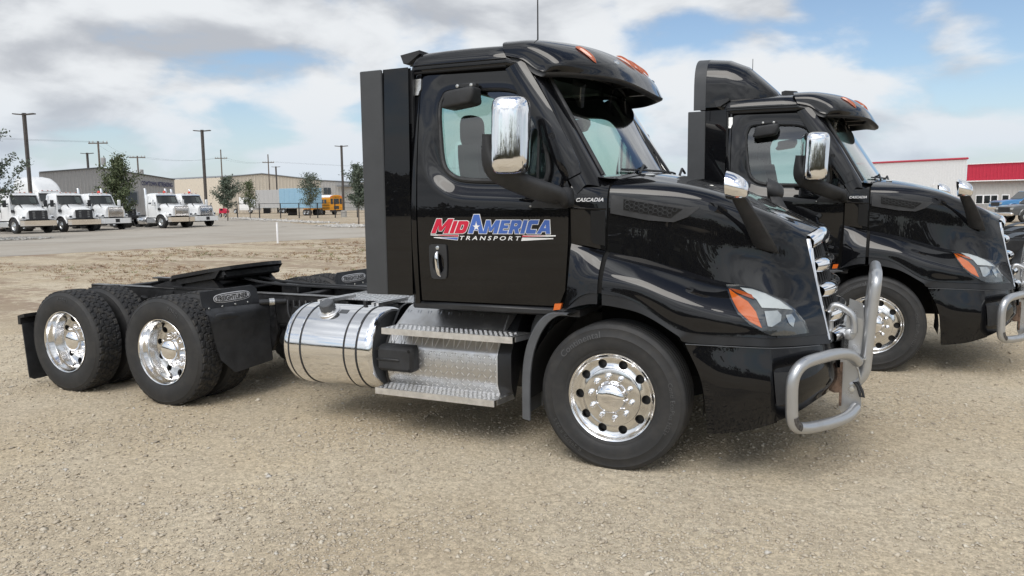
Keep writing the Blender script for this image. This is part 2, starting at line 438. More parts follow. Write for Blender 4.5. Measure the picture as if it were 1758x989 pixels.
# ------------------------------------------------------------------ mesh helpers
class MB:
    def __init__(self): self.v = []; self.f = []

    def add(self, verts, faces):
        o = len(self.v)
        self.v.extend(tuple(map(float, p)) for p in verts)
        self.f.extend(tuple(i + o for i in q) for q in faces)
        return self

    def join(self, other): return self.add(other.v, other.f)

    def grid(self, P, cu=False, cv=False):
        nu, nv = len(P), len(P[0])
        fs = []
        for i in range(nu if cu else nu - 1):
            for j in range(nv if cv else nv - 1):
                a, b = i, (i + 1) % nu; c, d = j, (j + 1) % nv
                fs.append((a * nv + c, b * nv + c, b * nv + d, a * nv + d))
        return self.add([p for row in P for p in row], fs)

    def box(self, x0, x1, y0, y1, z0, z1, bev=0.0):
        if bev <= 0:
            v = [(x, y, z) for x in (x0, x1) for y in (y0, y1) for z in (z0, z1)]
            return self.add(v, [(0, 1, 3, 2), (4, 6, 7, 5), (0, 4, 5, 1), (2, 3, 7, 6), (0, 2, 6, 4), (1, 5, 7, 3)])
        b = min(bev, (x1 - x0) / 2.01, (y1 - y0) / 2.01, (z1 - z0) / 2.01)
        V = []; idx = {}

        def P(*p):
            if p not in idx: idx[p] = len(V); V.append(p)
            return idx[p]
        X, Y, Z = (x0, x1), (y0, y1), (z0, z1)
        S = (b, -b)
        F = []
        px = lambda i, j, k: P(X[i], Y[j] + S[j], Z[k] + S[k])
        py = lambda i, j, k: P(X[i] + S[i], Y[j], Z[k] + S[k])
        pz = lambda i, j, k: P(X[i] + S[i], Y[j] + S[j], Z[k])
        for i in (0, 1):
            F.append([px(i, 0, 0), px(i, 1, 0), px(i, 1, 1), px(i, 0, 1)][::(-1 if i == 0 else 1)])
            F.append([py(0, i, 0), py(0, i, 1), py(1, i, 1), py(1, i, 0)][::(-1 if i == 0 else 1)])
            F.append([pz(0, 0, i), pz(1, 0, i), pz(1, 1, i), pz(0, 1, i)][::(-1 if i == 0 else 1)])
        for i in (0, 1):
            for j in (0, 1):
                s = 1 if i == j else -1
                F.append([px(i, j, 0), px(i, j, 1), py(i, j, 1), py(i, j, 0)][::-s])
                F.append([px(i, 0, j), px(i, 1, j), pz(i, 1, j), pz(i, 0, j)][::s])
                F.append([py(0, i, j), py(1, i, j), pz(1, i, j), pz(0, i, j)][::-s])
                for k in (0, 1):
                    q = 1 if (i + j + k) % 2 else -1
                    F.append([px(i, j, k), py(i, j, k), pz(i, j, k)][::q])
        return self.add(V, [tuple(f) for f in F])

    def tube(self, path, r, n=12, caps=True, closed=False):
        pts = [Vector(p) for p in path]
        m = len(pts)
        rs = r if isinstance(r, (list, tuple)) else [r] * m
        T = []
        for i in range(m):
            if closed: t = pts[(i + 1) % m] - pts[i - 1]
            else: t = pts[min(i + 1, m - 1)] - pts[max(i - 1, 0)]
            T.append(t.normalized() if t.length > 1e-9 else Vector((0, 0, 1)))
        a = Vector((0, 0, 1)) if abs(T[0].z) < 0.9 else Vector((0, 1, 0))
        nrm = (a - T[0] * a.dot(T[0])).normalized()
        P = []
        for i in range(m):
            nrm = (nrm - T[i] * nrm.dot(T[i])).normalized()
            bi = T[i].cross(nrm)
            P.append([pts[i] + (nrm * math.cos(2 * math.pi * k / n) + bi * math.sin(2 * math.pi * k / n)) * rs[i] for k in range(n)])
        o = len(self.v)
        self.grid(P, cu=closed, cv=True)
        if caps and not closed:
            self.f.append(tuple(o + k for k in range(n))[::-1])
            self.f.append(tuple(o + (m - 1) * n + k for k in range(n)))
        return self

    def lathe(self, prof, n=48, c=(0, 0, 0), axis='y', a0=0.0, a1=None):
        """prof: (radius, t); t runs along -y (outwards on the near side) or +z / +x"""
        full = a1 is None
        P = []
        for i in range(n if full else n + 1):
            a = a0 + (2 * math.pi * i / n if full else (a1 - a0) * i / n)
            ca, sa = math.cos(a), math.sin(a)
            row = []
            for r, t in prof:
                if axis == 'y': row.append((c[0] + r * ca, c[1] - t, c[2] + r * sa))
                elif axis == 'z': row.append((c[0] + r * ca, c[1] + r * sa, c[2] + t))
                else: row.append((c[0] + t, c[1] + r * ca, c[2] + r * sa))
            P.append(row)
        return self.grid(P, cu=full)

    def prism(self, base, off):
        b = [Vector(p) for p in base]; o = Vector(off); n = len(b)
        v = b + [p + o for p in b]
        f = [tuple(range(n))[::-1], tuple(range(n, 2 * n))] + [(i, (i + 1) % n, (i + 1) % n + n, i + n) for i in range(n)]
        return self.add(v, f)

    def pillow(self, cx, cy, cz, rx, ry, rz, p=0.35, n=24, m=14):
        s = lambda q: (abs(q) ** p) * (1 if q >= 0 else -1)
        P = []
        for j in range(m + 1):
            b = -math.pi / 2 + math.pi * j / m
            cb, sb = s(math.cos(b)), s(math.sin(b))
            P.append([(cx + rx * cb * s(math.cos(a)), cy + ry * cb * s(math.sin(a)), cz + rz * sb) for a in [2 * math.pi * i / n for i in range(n)]])
        return self.grid(P, cv=True)

    def mirror(self):
        m = MB(); m.v = [(x, -y, z) for x, y, z in self.v]; m.f = [tuple(q[::-1]) for q in self.f]; return m

    def move(self, dx=0, dy=0, dz=0):
        self.v = [(x + dx, y + dy, z + dz) for x, y, z in self.v]; return self

    def xf(self, M):
        self.v = [tuple(M @ Vector(p)) for p in self.v]; return self


def obj(name, mb, material, parent=None, smooth=38, label=None):
    me = bpy.data.meshes.new(name)
    me.from_pydata(mb.v, [], mb.f)
    me.update()
    if smooth:
        me.shade_smooth()
        if smooth < 180: me.set_sharp_from_angle(angle=R(smooth))
    me.materials.append(MATS[material])
    o = bpy.data.objects.new(name, me)
    COL.objects.link(o)
    if parent is not None: o.parent = parent
    if label: o["label"] = label
    return o


def both(name, mb, material, parent, smooth=38):
    a = obj(name, mb, material, parent, smooth)
    b = obj(name, mb.mirror(), material, parent, smooth)
    return a, b


def thing(name, label, cat, loc=(0, 0, 0), rz=0.0, group=None):
    o = bpy.data.objects.new(name, None)
    COL.objects.link(o)
    o.empty_display_size = 0.2
    o.location = loc; o.rotation_euler = (0, 0, rz)
    o["label"] = label; o["category"] = cat
    if group: o["group"] = group
    return o


def tag(o, label=None, cat=None, group=None, kind=None):
    for k, v in (("label", label), ("category", cat), ("group", group), ("kind", kind)):
        if v: o[k] = v
    return o


def inst(o, parent, loc=None, rot=None):
    c = o.copy(); COL.objects.link(c); c.parent = parent
    if loc is not None: c.location = loc
    if rot is not None: c.rotation_euler = rot
    return c


def copy_tree(o, parent=None, skip=()):
    c = o.copy(); COL.objects.link(c); c.parent = parent
    for ch in list(o.children):
        if ch.name.split('.')[0] in skip: continue
        copy_tree(ch, c, skip)
    return c


def catmull(P, n, closed=False):
    P = [np.array(p, float) for p in P]
    m = len(P); out = []
    segs = m if closed else m - 1
    for k in range(n):
        t = k / (n if closed else n - 1) * segs
        i = min(int(t), segs - 1); s = t - i
        if closed:
            p0, p1, p2, p3 = P[(i - 1) % m], P[i % m], P[(i + 1) % m], P[(i + 2) % m]
        else:
            p1, p2 = P[i], P[i + 1]
            p0 = P[i - 1] if i > 0 else 2 * p1 - p2
            p3 = P[i + 2] if i + 2 < m else 2 * p2 - p1
        out.append(0.5 * ((2 * p1) + (p2 - p0) * s + (2 * p0 - 5 * p1 + 4 * p2 - p3) * s * s + (3 * p1 - p0 - 3 * p2 + p3) * s ** 3))
    return out


def net(guides, nu, nv):
    """smooth surface through guide curves; returns rows[u][v]"""
    G = [catmull(g, nu) for g in guides]
    return [catmull([G[k][i] for k in range(len(G))], nv) for i in range(nu)]


def text_mesh(body, size=1.0, shear=0.0, offset=0.0, extrude=0.0, space=1.0, bold=False):
    cu = bpy.data.curves.new("lettering", 'FONT')
    cu.body = body; cu.size = size; cu.shear = shear; cu.offset = offset
    cu.extrude = extrude; cu.space_character = space; cu.resolution_u = 3
    o = bpy.data.objects.new("lettering", cu); COL.objects.link(o)
    dg = bpy.context.evaluated_depsgraph_get(); dg.update()
    me = bpy.data.meshes.new_from_object(o.evaluated_get(dg))
    mb = MB()
    mb.add([v.co for v in me.vertices], [tuple(p.vertices) for p in me.polygons])
    bpy.data.objects.remove(o); bpy.data.curves.remove(cu); bpy.data.meshes.remove(me)
    return mb


def fit(mb, x0, x1, y0, y1):
    """scale flat lettering to fill a box in its own plane"""
    xs = [p[0] for p in mb.v]; ys = [p[1] for p in mb.v]
    sx = (x1 - x0) / (max(xs) - min(xs)); sy = (y1 - y0) / (max(ys) - min(ys))
    mx, my = min(xs), min(ys)
    mb.v = [(x0 + (p[0] - mx) * sx, y0 + (p[1] - my) * sy, p[2]) for p in mb.v]
    return mb


def star_hit(poly, cx, cz, a):
    """distance from (cx, cz) along angle a to a closed polygon"""
    d = (math.cos(a), math.sin(a)); best = None
    n = len(poly)
    for i in range(n):
        x1, z1 = poly[i][0] - cx, poly[i][1] - cz
        x2, z2 = poly[(i + 1) % n][0] - cx, poly[(i + 1) % n][1] - cz
        ex, ez = x2 - x1, z2 - z1
        den = d[0] * ez - d[1] * ex
        if abs(den) < 1e-12: continue
        t = (x1 * ez - z1 * ex) / den
        s = (x1 * d[1] - z1 * d[0]) / den
        if t > 0 and -1e-9 <= s <= 1 + 1e-9 and (best is None or t > best): best = t
    return best


def ring_angles(polys, cx, cz, n):
    A = [2 * math.pi * i / n for i in range(n)]
    for poly in polys:
        for x, z in poly: A.append(math.atan2(z - cz, x - cx) % (2 * math.pi))
    A = sorted(A); out = []
    for a in A:
        if not out or a - out[-1] > 1e-3: out.append(a)
    return out
# ------------------------------------------------------------------ wheels (axle along y, outer face towards -y, centre at origin)
def tyre_steer():
    half = [(0.288, 0.113), (0.300, 0.126), (0.318, 0.134), (0.322, 0.134), (0.326, 0.1375), (0.350, 0.145), (0.385, 0.149), (0.408, 0.148),
            (0.411, 0.1495), (0.414, 0.1475), (0.440, 0.143), (0.462, 0.138), (0.466, 0.139), (0.470, 0.1355), (0.484, 0.130), (0.493, 0.122), (0.4965, 0.112)]
    tread = []
    for c in (0.092, 0.048, 0.0, -0.048, -0.092):
        tread += [(0.4985, c + 0.0055), (0.487, c + 0.0040), (0.487, c - 0.0040), (0.4985, c - 0.0055)]
    prof = half + tread + [(r, -t) for r, t in half[::-1]]
    return MB().lathe(prof, 120)


def tyre_drive():
    """open-shoulder lug tread: carcass plus a zig-zag blocked tread band"""
    half = [(0.288, 0.110), (0.300, 0.122), (0.320, 0.131), (0.350, 0.138), (0.385, 0.141), (0.420, 0.138), (0.447, 0.131), (0.450, 0.1325), (0.453, 0.129), (0.472, 0.120), (0.481, 0.114)]
    mb = MB().lathe(half, 96)
    mb.lathe([(r, -t) for r, t in half[::-1]], 96)
    nth, npitch = 450, 45
    ts = np.linspace(0.114, -0.114, 42)
    rows = []
    for i in range(nth):
        th = 2 * math.pi * i / nth
        ph = (i / nth * npitch)
        row = []
        for j, t in enumerate(ts):
            a = abs(t)
            zig = 0.010 * (abs(((ph + (0.5 if t < 0 else 0)) % 1.0) * 2 - 1) * 2 - 1)
            g = False
            for c in (0.068, 0.025, -0.025, -0.068):
                if abs(t - c - zig * 0.8) < 0.0048: g = True
            band = 0 if a > 0.068 else (1 if a > 0.025 else 2)
            q = (ph + band * 0.37 + (0.13 if t < 0 else 0) + t * 4.0) % 1.0
            if q < (0.30 if band == 0 else 0.17): g = True
            crown = 0.4985 - 0.35 * a * a - (0.010 if j in (0, 41) else 0)
            r = crown - (0.0095 if g and 0 < j < 41 else 0)
            row.append((r * math.cos(th), -t, r * math.sin(th)))
        rows.append(row)
    tr = MB().grid(rows, cu=True)
    return mb, tr


def disc_with_holes(depth, r0, r1, rh, hr, nh, wall):
    """annular wheel disc r0..r1 with nh round hand holes of radius hr centred on rh; depth(r) gives t"""
    mb = MB()
    for k in range(nh):
        ac = 2 * math.pi * k / nh; da = math.pi / nh
        outer = []
        m = 10
        for i in range(m): outer.append((r0, -da + 2 * da * i / m))
        for i in range(m): outer.append((r0 + (r1 - r0) * i / m, da))
        for i in range(m): outer.append((r1, da - 2 * da * i / m))
        for i in range(m): outer.append((r1 - (r1 - r0) * i / m, -da))
        rows = []
        nO = len(outer)
        hole = []
        for (r, a) in outer:
            px, py = r * math.cos(a) - rh, r * math.sin(a)
            an = math.atan2(py, px)
            hole.append((rh + hr * math.cos(an), hr * math.sin(an)))
        for s in range(5):
            f = s / 4.0
            row = []
            for (r, a), (hx, hy) in zip(outer, hole):
                x = r * math.cos(a) * (1 - f) + hx * f; y = r * math.sin(a) * (1 - f) + hy * f
                rr = math.hypot(x, y)
                row.append((x, y, depth(min(max(rr, r0), r1))))
            rows.append(row)
        rows.append([(x * 1.0, y, t - wall) for x, y, t in rows[-1]])
        ca, sa = math.cos(ac), math.sin(ac)
        rows = [[(x * ca - y * sa, -t, x * sa + y * ca) for x, y, t in row] for row in rows]
        mb.grid(rows, cv=True)
    return mb


def lug_nut():
    return MB().lathe([(0.0225, 0.0), (0.0225, 0.007), (0.0165, 0.009), (0.0165, 0.030), (0.0135, 0.036), (0.0135, 0.048), (0.010, 0.053), (0.0, 0.055)], 12)


def arc_text(body, size, rad, a_mid, depth_t, shear=0.0, space=1.05, flip=False, ext=0.0012):
    """lettering bent round a tyre sidewall, read from outside; a_mid is the angle of its middle"""
    mb = text_mesh(body, size=size, shear=shear, extrude=ext, space=space)
    xs = [p[0] for p in mb.v]; w = max(xs) - min(xs); mx = min(xs) + w / 2
    out = []
    for x, y, z in mb.v:
        if flip:
            a = a_mid + (x - mx) / rad; r = rad - y
        else:
            a = a_mid - (x - mx) / rad; r = rad + y
        bulge = depth_t - 0.9 * max(0.0, abs(r - 0.395) - 0.015) ** 1.4
        out.append((r * math.cos(a), -(bulge + z), r * math.sin(a)))
    mb.v = out
    return mb


def make_wheels(root):
    """returns prototypes: steer wheel, outer drive wheel, inner drive tyre"""
    # ---- steer wheel
    rim = MB().lathe([(0.286, 0.108), (0.296, 0.122), (0.2995, 0.128), (0.297, 0.131), (0.290, 0.128), (0.283, 0.116), (0.272, 0.101), (0.264, 0.096)], 96)
    dep = lambda r: 0.096 - 0.010 * math.sin(math.pi * (r - 0.196) / (0.264 - 0.196)) + (0.264 - r) / 0.068 * 0.004
    rim.join(disc_with_holes(dep, 0.196, 0.264, 0.229, 0.0305, 10, 0.022))
    rim.lathe([(0.196, 0.100), (0.193, 0.108), (0.186, 0.111), (0.125, 0.111), (0.112, 0.111)], 72)
    rim.lathe([(0.283, 0.10), (0.27, 0.0), (0.26, -0.10)], 48)
    w = obj("wheel", rim, "rim_aluminium", root, 40)
    ty = obj("tyre", tyre_steer(), "tyre_rubber", w, 35)
    cap = MB().lathe([(0.112, 0.111), (0.110, 0.124), (0.104, 0.130), (0.100, 0.148), (0.090, 0.160), (0.070, 0.171), (0.045, 0.1775), (0.02, 0.1800), (0.0, 0.1803)], 48)
    obj("hub_cap", cap, "chrome", w, 50)
    nut = None
    for k in range(10):
        a = 2 * math.pi * (k + 0.5) / 10 + R(9)
        p = (0.1425 * math.cos(a), -0.111, 0.1425 * math.sin(a))
        if nut is None: nut = obj("lug_nut", lug_nut(), "chrome", w, 40); nut.location = p
        else: inst(nut, w, p)
    back = MB().lathe([(0.26, 0.045), (0.14, 0.045), (0.10, -0.02), (0.0, -0.02)], 32)
    obj("brake_drum", back, "frame_black", w)
    for body, size, rad, am, fl in (("Continental", 0.062, 0.408, R(121), False), ("Conti EcoPlus HS3+", 0.040, 0.402, R(-5), False),
                                    ("R 295/75 R 22.5", 0.040, 0.418, R(-137), False)):
        obj("tyre_lettering", arc_text(body, size, rad, am, 0.1500), "tyre_letter", w, 0)
    # ---- drive wheel, deep dish
    rim = MB().lathe([(0.286, 0.108), (0.296, 0.122), (0.2995, 0.128), (0.297, 0.131), (0.290, 0.128), (0.283, 0.112), (0.279, 0.085), (0.266, 0.070),
                      (0.262, 0.030), (0.256, 0.005), (0.250, -0.020), (0.246, -0.034)], 96)
    dep = lambda r: -0.034 - 0.012 * (0.246 - r) / 0.056
    rim.join(disc_with_holes(dep, 0.190, 0.246, 0.218, 0.0285, 10, 0.022))
    rim.lathe([(0.190, -0.046), (0.187, -0.040), (0.130, -0.040), (0.122, -0.040)], 64)
    w2 = obj("wheel", rim, "rim_aluminium", root, 40)
    ca, tr = tyre_drive()
    t_ca = obj("tyre", ca, "tyre_rubber", w2, 35)
    t_tr = obj("tyre_tread", tr, "tyre_tread", w2, 30)
    cap = MB().lathe([(0.122, -0.040), (0.118, -0.020), (0.108, -0.012), (0.105, 0.045), (0.098, 0.062), (0.078, 0.078), (0.050, 0.088), (0.02, 0.092), (0.0, 0.0925)], 48)
    obj("hub_cap", cap, "chrome", w2, 50)
    nut2 = None
    for k in range(10):
        a = 2 * math.pi * (k + 0.5) / 10
        p = (0.1425 * math.cos(a), 0.040, 0.1425 * math.sin(a))
        if nut2 is None: nut2 = inst(nut, w2, p)
        else: inst(nut, w2, p)
    back = MB().lathe([(0.25, -0.075), (0.16, -0.075), (0.0, -0.09)], 32)
    obj("brake_drum", back, "frame_black", w2)
    obj("tyre_lettering", arc_text("RDR01", 0.048, 0.398, R(78), 0.1425), "tyre_letter", w2, 0)
    # ---- inner dual tyre
    ca = bpy.data.objects.new("tyre", t_ca.data); COL.objects.link(ca); ca.parent = root
    tr = bpy.data.objects.new("tyre_tread", t_tr.data); COL.objects.link(tr); tr.parent = ca
    return w, w2, ca
# ------------------------------------------------------------------ day cab: body surface as half-width over (x, z)
def sstep(a, b, x):
    t = min(1.0, max(0.0, (x - a) / (b - a))); return t * t * (3 - 2 * t)


def lerp_tab(x, tab):
    if x <= tab[0][0]: return tab[0][1]
    for (x0, y0), (x1, y1) in zip(tab, tab[1:]):
        if x <= x1: return y0 + (y1 - y0) * (x - x0) / (x1 - x0)
    return tab[-1][1]


def cab_w(x, z):
    b = lerp_tab(x, [(-1.9, 1.20), (-1.5, 1.185), (-0.3, 1.115), (0.0, 1.09)])
    t = max(0.0, z - 1.72)
    b -= 0.035 * t + 0.085 * t * t
    s = max(0.0, 1.62 - z)
    b -= 0.075 * s * s
    return b


WIN = [(-1.312, 2.430), (-1.295, 2.525), (-1.236, 2.578), (-1.0, 2.576), (-0.775, 2.557), (-0.665, 2.490), (-0.575, 2.335), (-0.503, 2.194),
       (-0.474, 2.04), (-0.478, 1.955), (-0.525, 1.915), (-0.80, 1.925), (-1.086, 1.940), (-1.200, 1.980), (-1.262, 2.064), (-1.292, 2.24)]
WINS = [tuple(p) for p in catmull(WIN, 96, closed=True)]
WC = (-0.90, 2.24)


def win_dist(x, z):
    best = 9e9
    n = len(WINS)
    for i in range(n):
        ax, az = WINS[i]; bx_, bz_ = WINS[(i + 1) % n]
        ex, ez = bx_ - ax, bz_ - az
        L2 = ex * ex + ez * ez
        t = 0 if L2 == 0 else max(0, min(1, ((x - ax) * ex + (z - az) * ez) / L2))
        d = (x - ax - t * ex) ** 2 + (z - az - t * ez) ** 2
        if d < best: best = d
    return math.sqrt(best)


def door_y(x, z):
    d = win_dist(x, z)
    k = 0.012 + 0.030 * (1 - sstep(1.95, 2.35, z))
    return -(cab_w(x, z) + 0.012 - k * (1 - sstep(0.015, 0.15, d)))


DOOR = [(-1.440, 1.075), (-1.448, 1.60), (-1.452, 2.30), (-1.452, 2.660), (-1.435, 2.684), (-1.40, 2.690), (-0.80, 2.680), (-0.77, 2.655), (-0.335, 1.945), (-0.308, 1.88),
        (-0.308, 1.86), (-0.316, 1.506), (-0.342, 1.185), (-0.385, 1.085), (-0.42, 1.072)]


def ring_patch(outer, inner, cx, cz, yfun, n=200, m=26, edge=0.018, lip=0.0):
    A = ring_angles([outer], cx, cz, n)
    rows = []
    O = [(cx + math.cos(a) * star_hit(outer, cx, cz, a), cz + math.sin(a) * star_hit(outer, cx, cz, a)) for a in A]
    I = [(cx + math.cos(a) * star_hit(inner, cx, cz, a), cz + math.sin(a) * star_hit(inner, cx, cz, a)) for a in A]
    rows.append([(x, yfun(x, z) + edge, z) for x, z in O])
    for k in range(m + 1):
        f = (k / m); f = 1 - (1 - f) ** 1.5
        rows.append([(o[0] + (i[0] - o[0]) * f, yfun(o[0] + (i[0] - o[0]) * f, o[1] + (i[1] - o[1]) * f), o[1] + (i[1] - o[1]) * f) for o, i in zip(O, I)])
    if lip: rows.append([(x, y + lip, z) for x, y, z in rows[-1]])
    return MB().grid(rows, cv=True)


def fill_patch(outer, cx, cz, yfun, n=64, m=6, edge=0.0):
    A = ring_angles([outer], cx, cz, n)
    O = [(cx + math.cos(a) * star_hit(outer, cx, cz, a), cz + math.sin(a) * star_hit(outer, cx, cz, a)) for a in A]
    rows = []
    if edge: rows.append([(x, yfun(x, z) + edge, z) for x, z in O])
    for k in range(m):
        f = k / m
        rows.append([(o[0] + (cx - o[0]) * f, yfun(o[0] + (cx - o[0]) * f, o[1] + (cz - o[1]) * f), o[1] + (cz - o[1]) * f) for o in O])
    mb = MB().grid(rows, cv=True)
    c = len(mb.v); mb.v.append((cx, yfun(cx, cz), cz))
    nA = len(A); base = (len(rows) - 1) * nA
    mb.f += [(base + j, base + (j + 1) % nA, c) for j in range(nA)]
    return mb


def on_side(mb2d, off, yfun=None):
    """put flat lettering (x, y in its own plane = x, z of the truck) onto the cab side"""
    yf = yfun or door_y
    mb2d.v = [(p[0], yf(p[0], p[1]) - off - p[2], p[1]) for p in mb2d.v]
    return mb2d


def build_cab(root):
    # door skins with the window cut out
    door = ring_patch(DOOR, WINS, *WC, door_y, n=220, m=34, lip=0.03)
    d1, d2 = both("door", door, "black_paint", root, 32)
    # dark structure showing in the gaps
    big = [(-1.515, 1.03), (-1.515, 2.72), (-0.775, 2.72), (-0.27, 1.90), (-0.27, 1.10), (-0.36, 1.03)]
    win2 = [(WC[0] + (x - WC[0]) * 1.0, WC[1] + (z - WC[1]) * 1.0) for x, z in WINS]
    both("door_frame", ring_patch(big, win2, *WC, lambda x, z: -(cab_w(x, z) - 0.045), n=120, m=8), "gap_black", root)
    # window rubber and glass
    frame = MB().tube([(x, -(cab_w(x, z) - 0.024), z) for x, z in WINS], 0.019, 8, closed=True)
    gl = fill_patch(WINS, *WC, lambda x, z: -(cab_w(x, z) - 0.040), n=80, m=8)
    vent = MB().tube([(-0.545, -1.068, 2.262), (-0.548, -1.078, 2.1), (-0.550, -1.085, 1.93)], 0.009, 6)
    for o, s in ((d1, 0), (d2, 1)):
        f = (lambda m: m.mirror()) if s else (lambda m: m)
        obj("window_seal", f(frame), "matte_black", o)
        obj("window_glass", f(gl), "glass", o)
        obj("window_divider", f(vent), "matte_black", o)
        # handle: dark cup and bright lever
        cup = [(-1.285 + 0.072 * c, 1.362 + 0.125 * s_) for c, s_ in ((-.95, .80), (-.82, .97), (-.4, 1.0), (.4, 1.0), (.82, .97), (.95, .80), (.98, 0), (.86, -.8), (.66, -.97), (.3, -1.0), (-.3, -1.0), (-.66, -.97), (-.86, -.8), (-.98, 0))]
        hp = fill_patch([tuple(q) for q in catmull(cup, 56, True)], -1.285, 1.362, lambda x, z: door_y(x, z) - 0.014 + 0.045 * (1 - sstep(0.45, 0.8, math.hypot((x + 1.285) / 0.060, (z - 1.345) / 0.10))), n=64, m=12, edge=0.02)
        hnd = obj("door_handle", f(hp), "matte_black", o)
        lv = MB().tube(catmull([(-1.290, -1.182, 1.433), (-1.289, -1.206, 1.415), (-1.286, -1.210, 1.35), (-1.278, -1.206, 1.285), (-1.274, -1.185, 1.262)], 14), [0.014] * 4 + [0.0155] * 6 + [0.014] * 4, 10)
        obj("handle_lever", f(lv), "chrome", o)
        lk = MB().lathe([(0.014, 0.0), (0.014, 0.008), (0.010, 0.010), (0.0, 0.010)], 16, c=(-1.284, -1.195, 1.462))
        obj("key_lock", f(lk), "lamp_silver", o)
    # rear corner post with the bright hinge-like vent plate
    strip = MB().grid([[(x, -(cab_w(x, z) + 0.010 - 0.03 * sstep(-1.495, -1.53, x)), z) for z in np.linspace(1.05, 2.735, 30)] for x in (-1.53, -1.515, -1.503, -1.49, -1.462, -1.460)])
    strip.grid([[(-1.460, -(cab_w(-1.46, z) + 0.010 - dy), z) for z in np.linspace(1.05, 2.735, 30)] for dy in (0.0, 0.03)])
    both("rear_post", strip, "black_paint", root, 30)
    pl = MB().prism([(x, -1.155 - 0.004, z) for x, z in ((-1.528, 2.668), (-1.450, 2.668), (-1.448, 2.592), (-1.458, 2.578), (-1.464, 2.552), (-1.516, 2.552), (-1.524, 2.582))], (0, 0.03, 0))
    for k, q in enumerate(pl.v): pl.v[k] = (q[0], -(cab_w(q[0], q[2]) + (0.024 if k < 7 else -0.01)), q[2])
    both("vent_plate", pl, "zinc", root, 20)
    sill = MB().box(-1.53, -0.40, -1.165, -1.02, 1.012, 1.062, 0.012)
    both("sill", sill, "satin_black", root)
    # roof: lofted across, rounded to the rear, falling to the windscreen header in front
    def sect(x, dz=0.0, ins=0.0):
        W = cab_w(x, 2.70) + 0.012 - ins
        pts = [(W - 0.004, 2.718), (W, 2.735), (W - 0.002, 2.768), (W - 0.012, 2.806), (W - 0.045, 2.846), (W - 0.11, 2.868), (W - 0.25, 2.895), (0.5, 2.935), (0.0, 2.955)]
        h = [(x, -y, z + dz * sstep(2.70, 2.86, z)) for y, z in pts]
        return h + [(a, -b, c) for a, b, c in h[-2::-1]]
    xs = [(-1.556, -0.12, 0.05), (-1.552, -0.075, 0.022), (-1.54, -0.038, 0.008), (-1.515, -0.012, 0.0), (-1.48, 0, 0), (-1.30, 0.006, 0), (-1.1, 0.008, 0), (-0.95, 0.006, 0), (-0.80, 0.0, 0)]
    rows = [sect(*q) for q in xs]
    rows.append([(-0.60 + 0.16 * (1 - (p[1] / 1.08) ** 2), p[1] * 0.93, 2.700 + 0.045 * (1 - (p[1] / 1.08) ** 2)) for p in rows[-1]])
    obj("roof", MB().grid(rows), "black_paint", root, 40)
    gut = MB().tube([(x, -(cab_w(x, 2.7) + 0.006), 2.7135 if x > -1.5 else 2.71) for x in np.linspace(-1.54, -0.80, 12)], 0.010, 8)
    gut.tube([(x, -(cab_w(x, 2.7) + 0.016), 2.764) for x in np.linspace(-1.545, -0.80, 12)], 0.0035, 6)
    both("roof_gutter", gut, "gap_black", root)
    RW = [(-1.10, 1.04), (1.10, 1.04), (1.13, 1.9), (1.06, 2.72), (0.98, 2.84), (-0.98, 2.84), (-1.06, 2.72), (-1.13, 1.9)]
    RO = [tuple(p) for p in catmull([(-0.86, 1.86), (0.0, 1.85), (0.86, 1.86), (0.93, 1.93), (0.90, 2.60), (0.84, 2.67), (0.0, 2.69), (-0.84, 2.67), (-0.90, 2.60), (-0.93, 1.93)], 60, True)]
    rw = ring_patch(RW, RO, 0.0, 2.2, lambda a, b: 0.0, n=80, m=4, edge=0.0, lip=0.04)
    rw.v = [(-1.535 + p[1], p[0], p[2]) for p in rw.v]
    wall = obj("rear_wall", rw, "satin_black", root)
    rg = fill_patch(RO, 0.0, 2.2, lambda a, b: 0.0, n=60, m=3)
    rg.v = [(-1.520, p[0], p[2]) for p in rg.v]
    obj("rear_window", rg, "glass", wall, 0)
    floor = MB().box(-1.53, -0.25, -1.08, 1.08, 1.0, 1.05)
    obj("cab_floor", floor, "interior", root)
    fin = MB().prism([(-1.02, -0.45, 2.94), (-0.80, -0.45, 2.94), (-0.86, -0.45, 2.985), (-0.98, -0.45, 3.0), (-1.02, -0.45, 2.99)], (0, 0.14, 0))
    obj("roof_antenna_pod", fin, "matte_black", root)
    cl = MB().prism([(-1.665, -1.03, 2.862), (-1.50, -1.03, 2.885), (-1.50, -1.03, 2.86), (-1.60, -1.03, 2.80), (-1.64, -1.03, 2.80)], (0, 2.06, 0))
    obj("rear_roof_lip", cl, "matte_black", root)
    wh = MB().tube([(-0.74, -0.62, 2.90), (-0.738, -0.62, 3.55)], [0.006, 0.0035], 6)
    obj("whip_antenna", wh, "matte_black", root)
    # side extenders behind the cab: gloss panel and matt rubber trailing strip
    e1 = MB().grid([[(x, -(1.192 + 0.006 * (x + 1.7) - 0.02 * max(0, z - 2.0)), z) for z in np.linspace(1.108, 2.742, 14)] for x in np.linspace(-1.722, -1.506, 5)])
    e1.grid([[(x, -(1.192 - 0.02 * max(0, z - 2.0)) + 0.035, z) for z in np.linspace(1.108, 2.742, 14)] for x in (-1.722, -1.506)])
    e1.box(-1.722, -1.520, -1.165, -1.155, 2.730, 2.742)
    both("side_extender", e1, "black_paint", root, 30)
    both("extender_frame", MB().box(-1.88, -1.49, -1.150, -1.125, 1.11, 2.725), "satin_black", root)
    e2 = MB().box(-1.912, -1.724, -1.200, -1.176, 1.106, 2.740, 0.006)
    pass
    both("extender_rubber", e2, "fairing_rubber", root, 30)
    # A-pillars
    rowsA = []
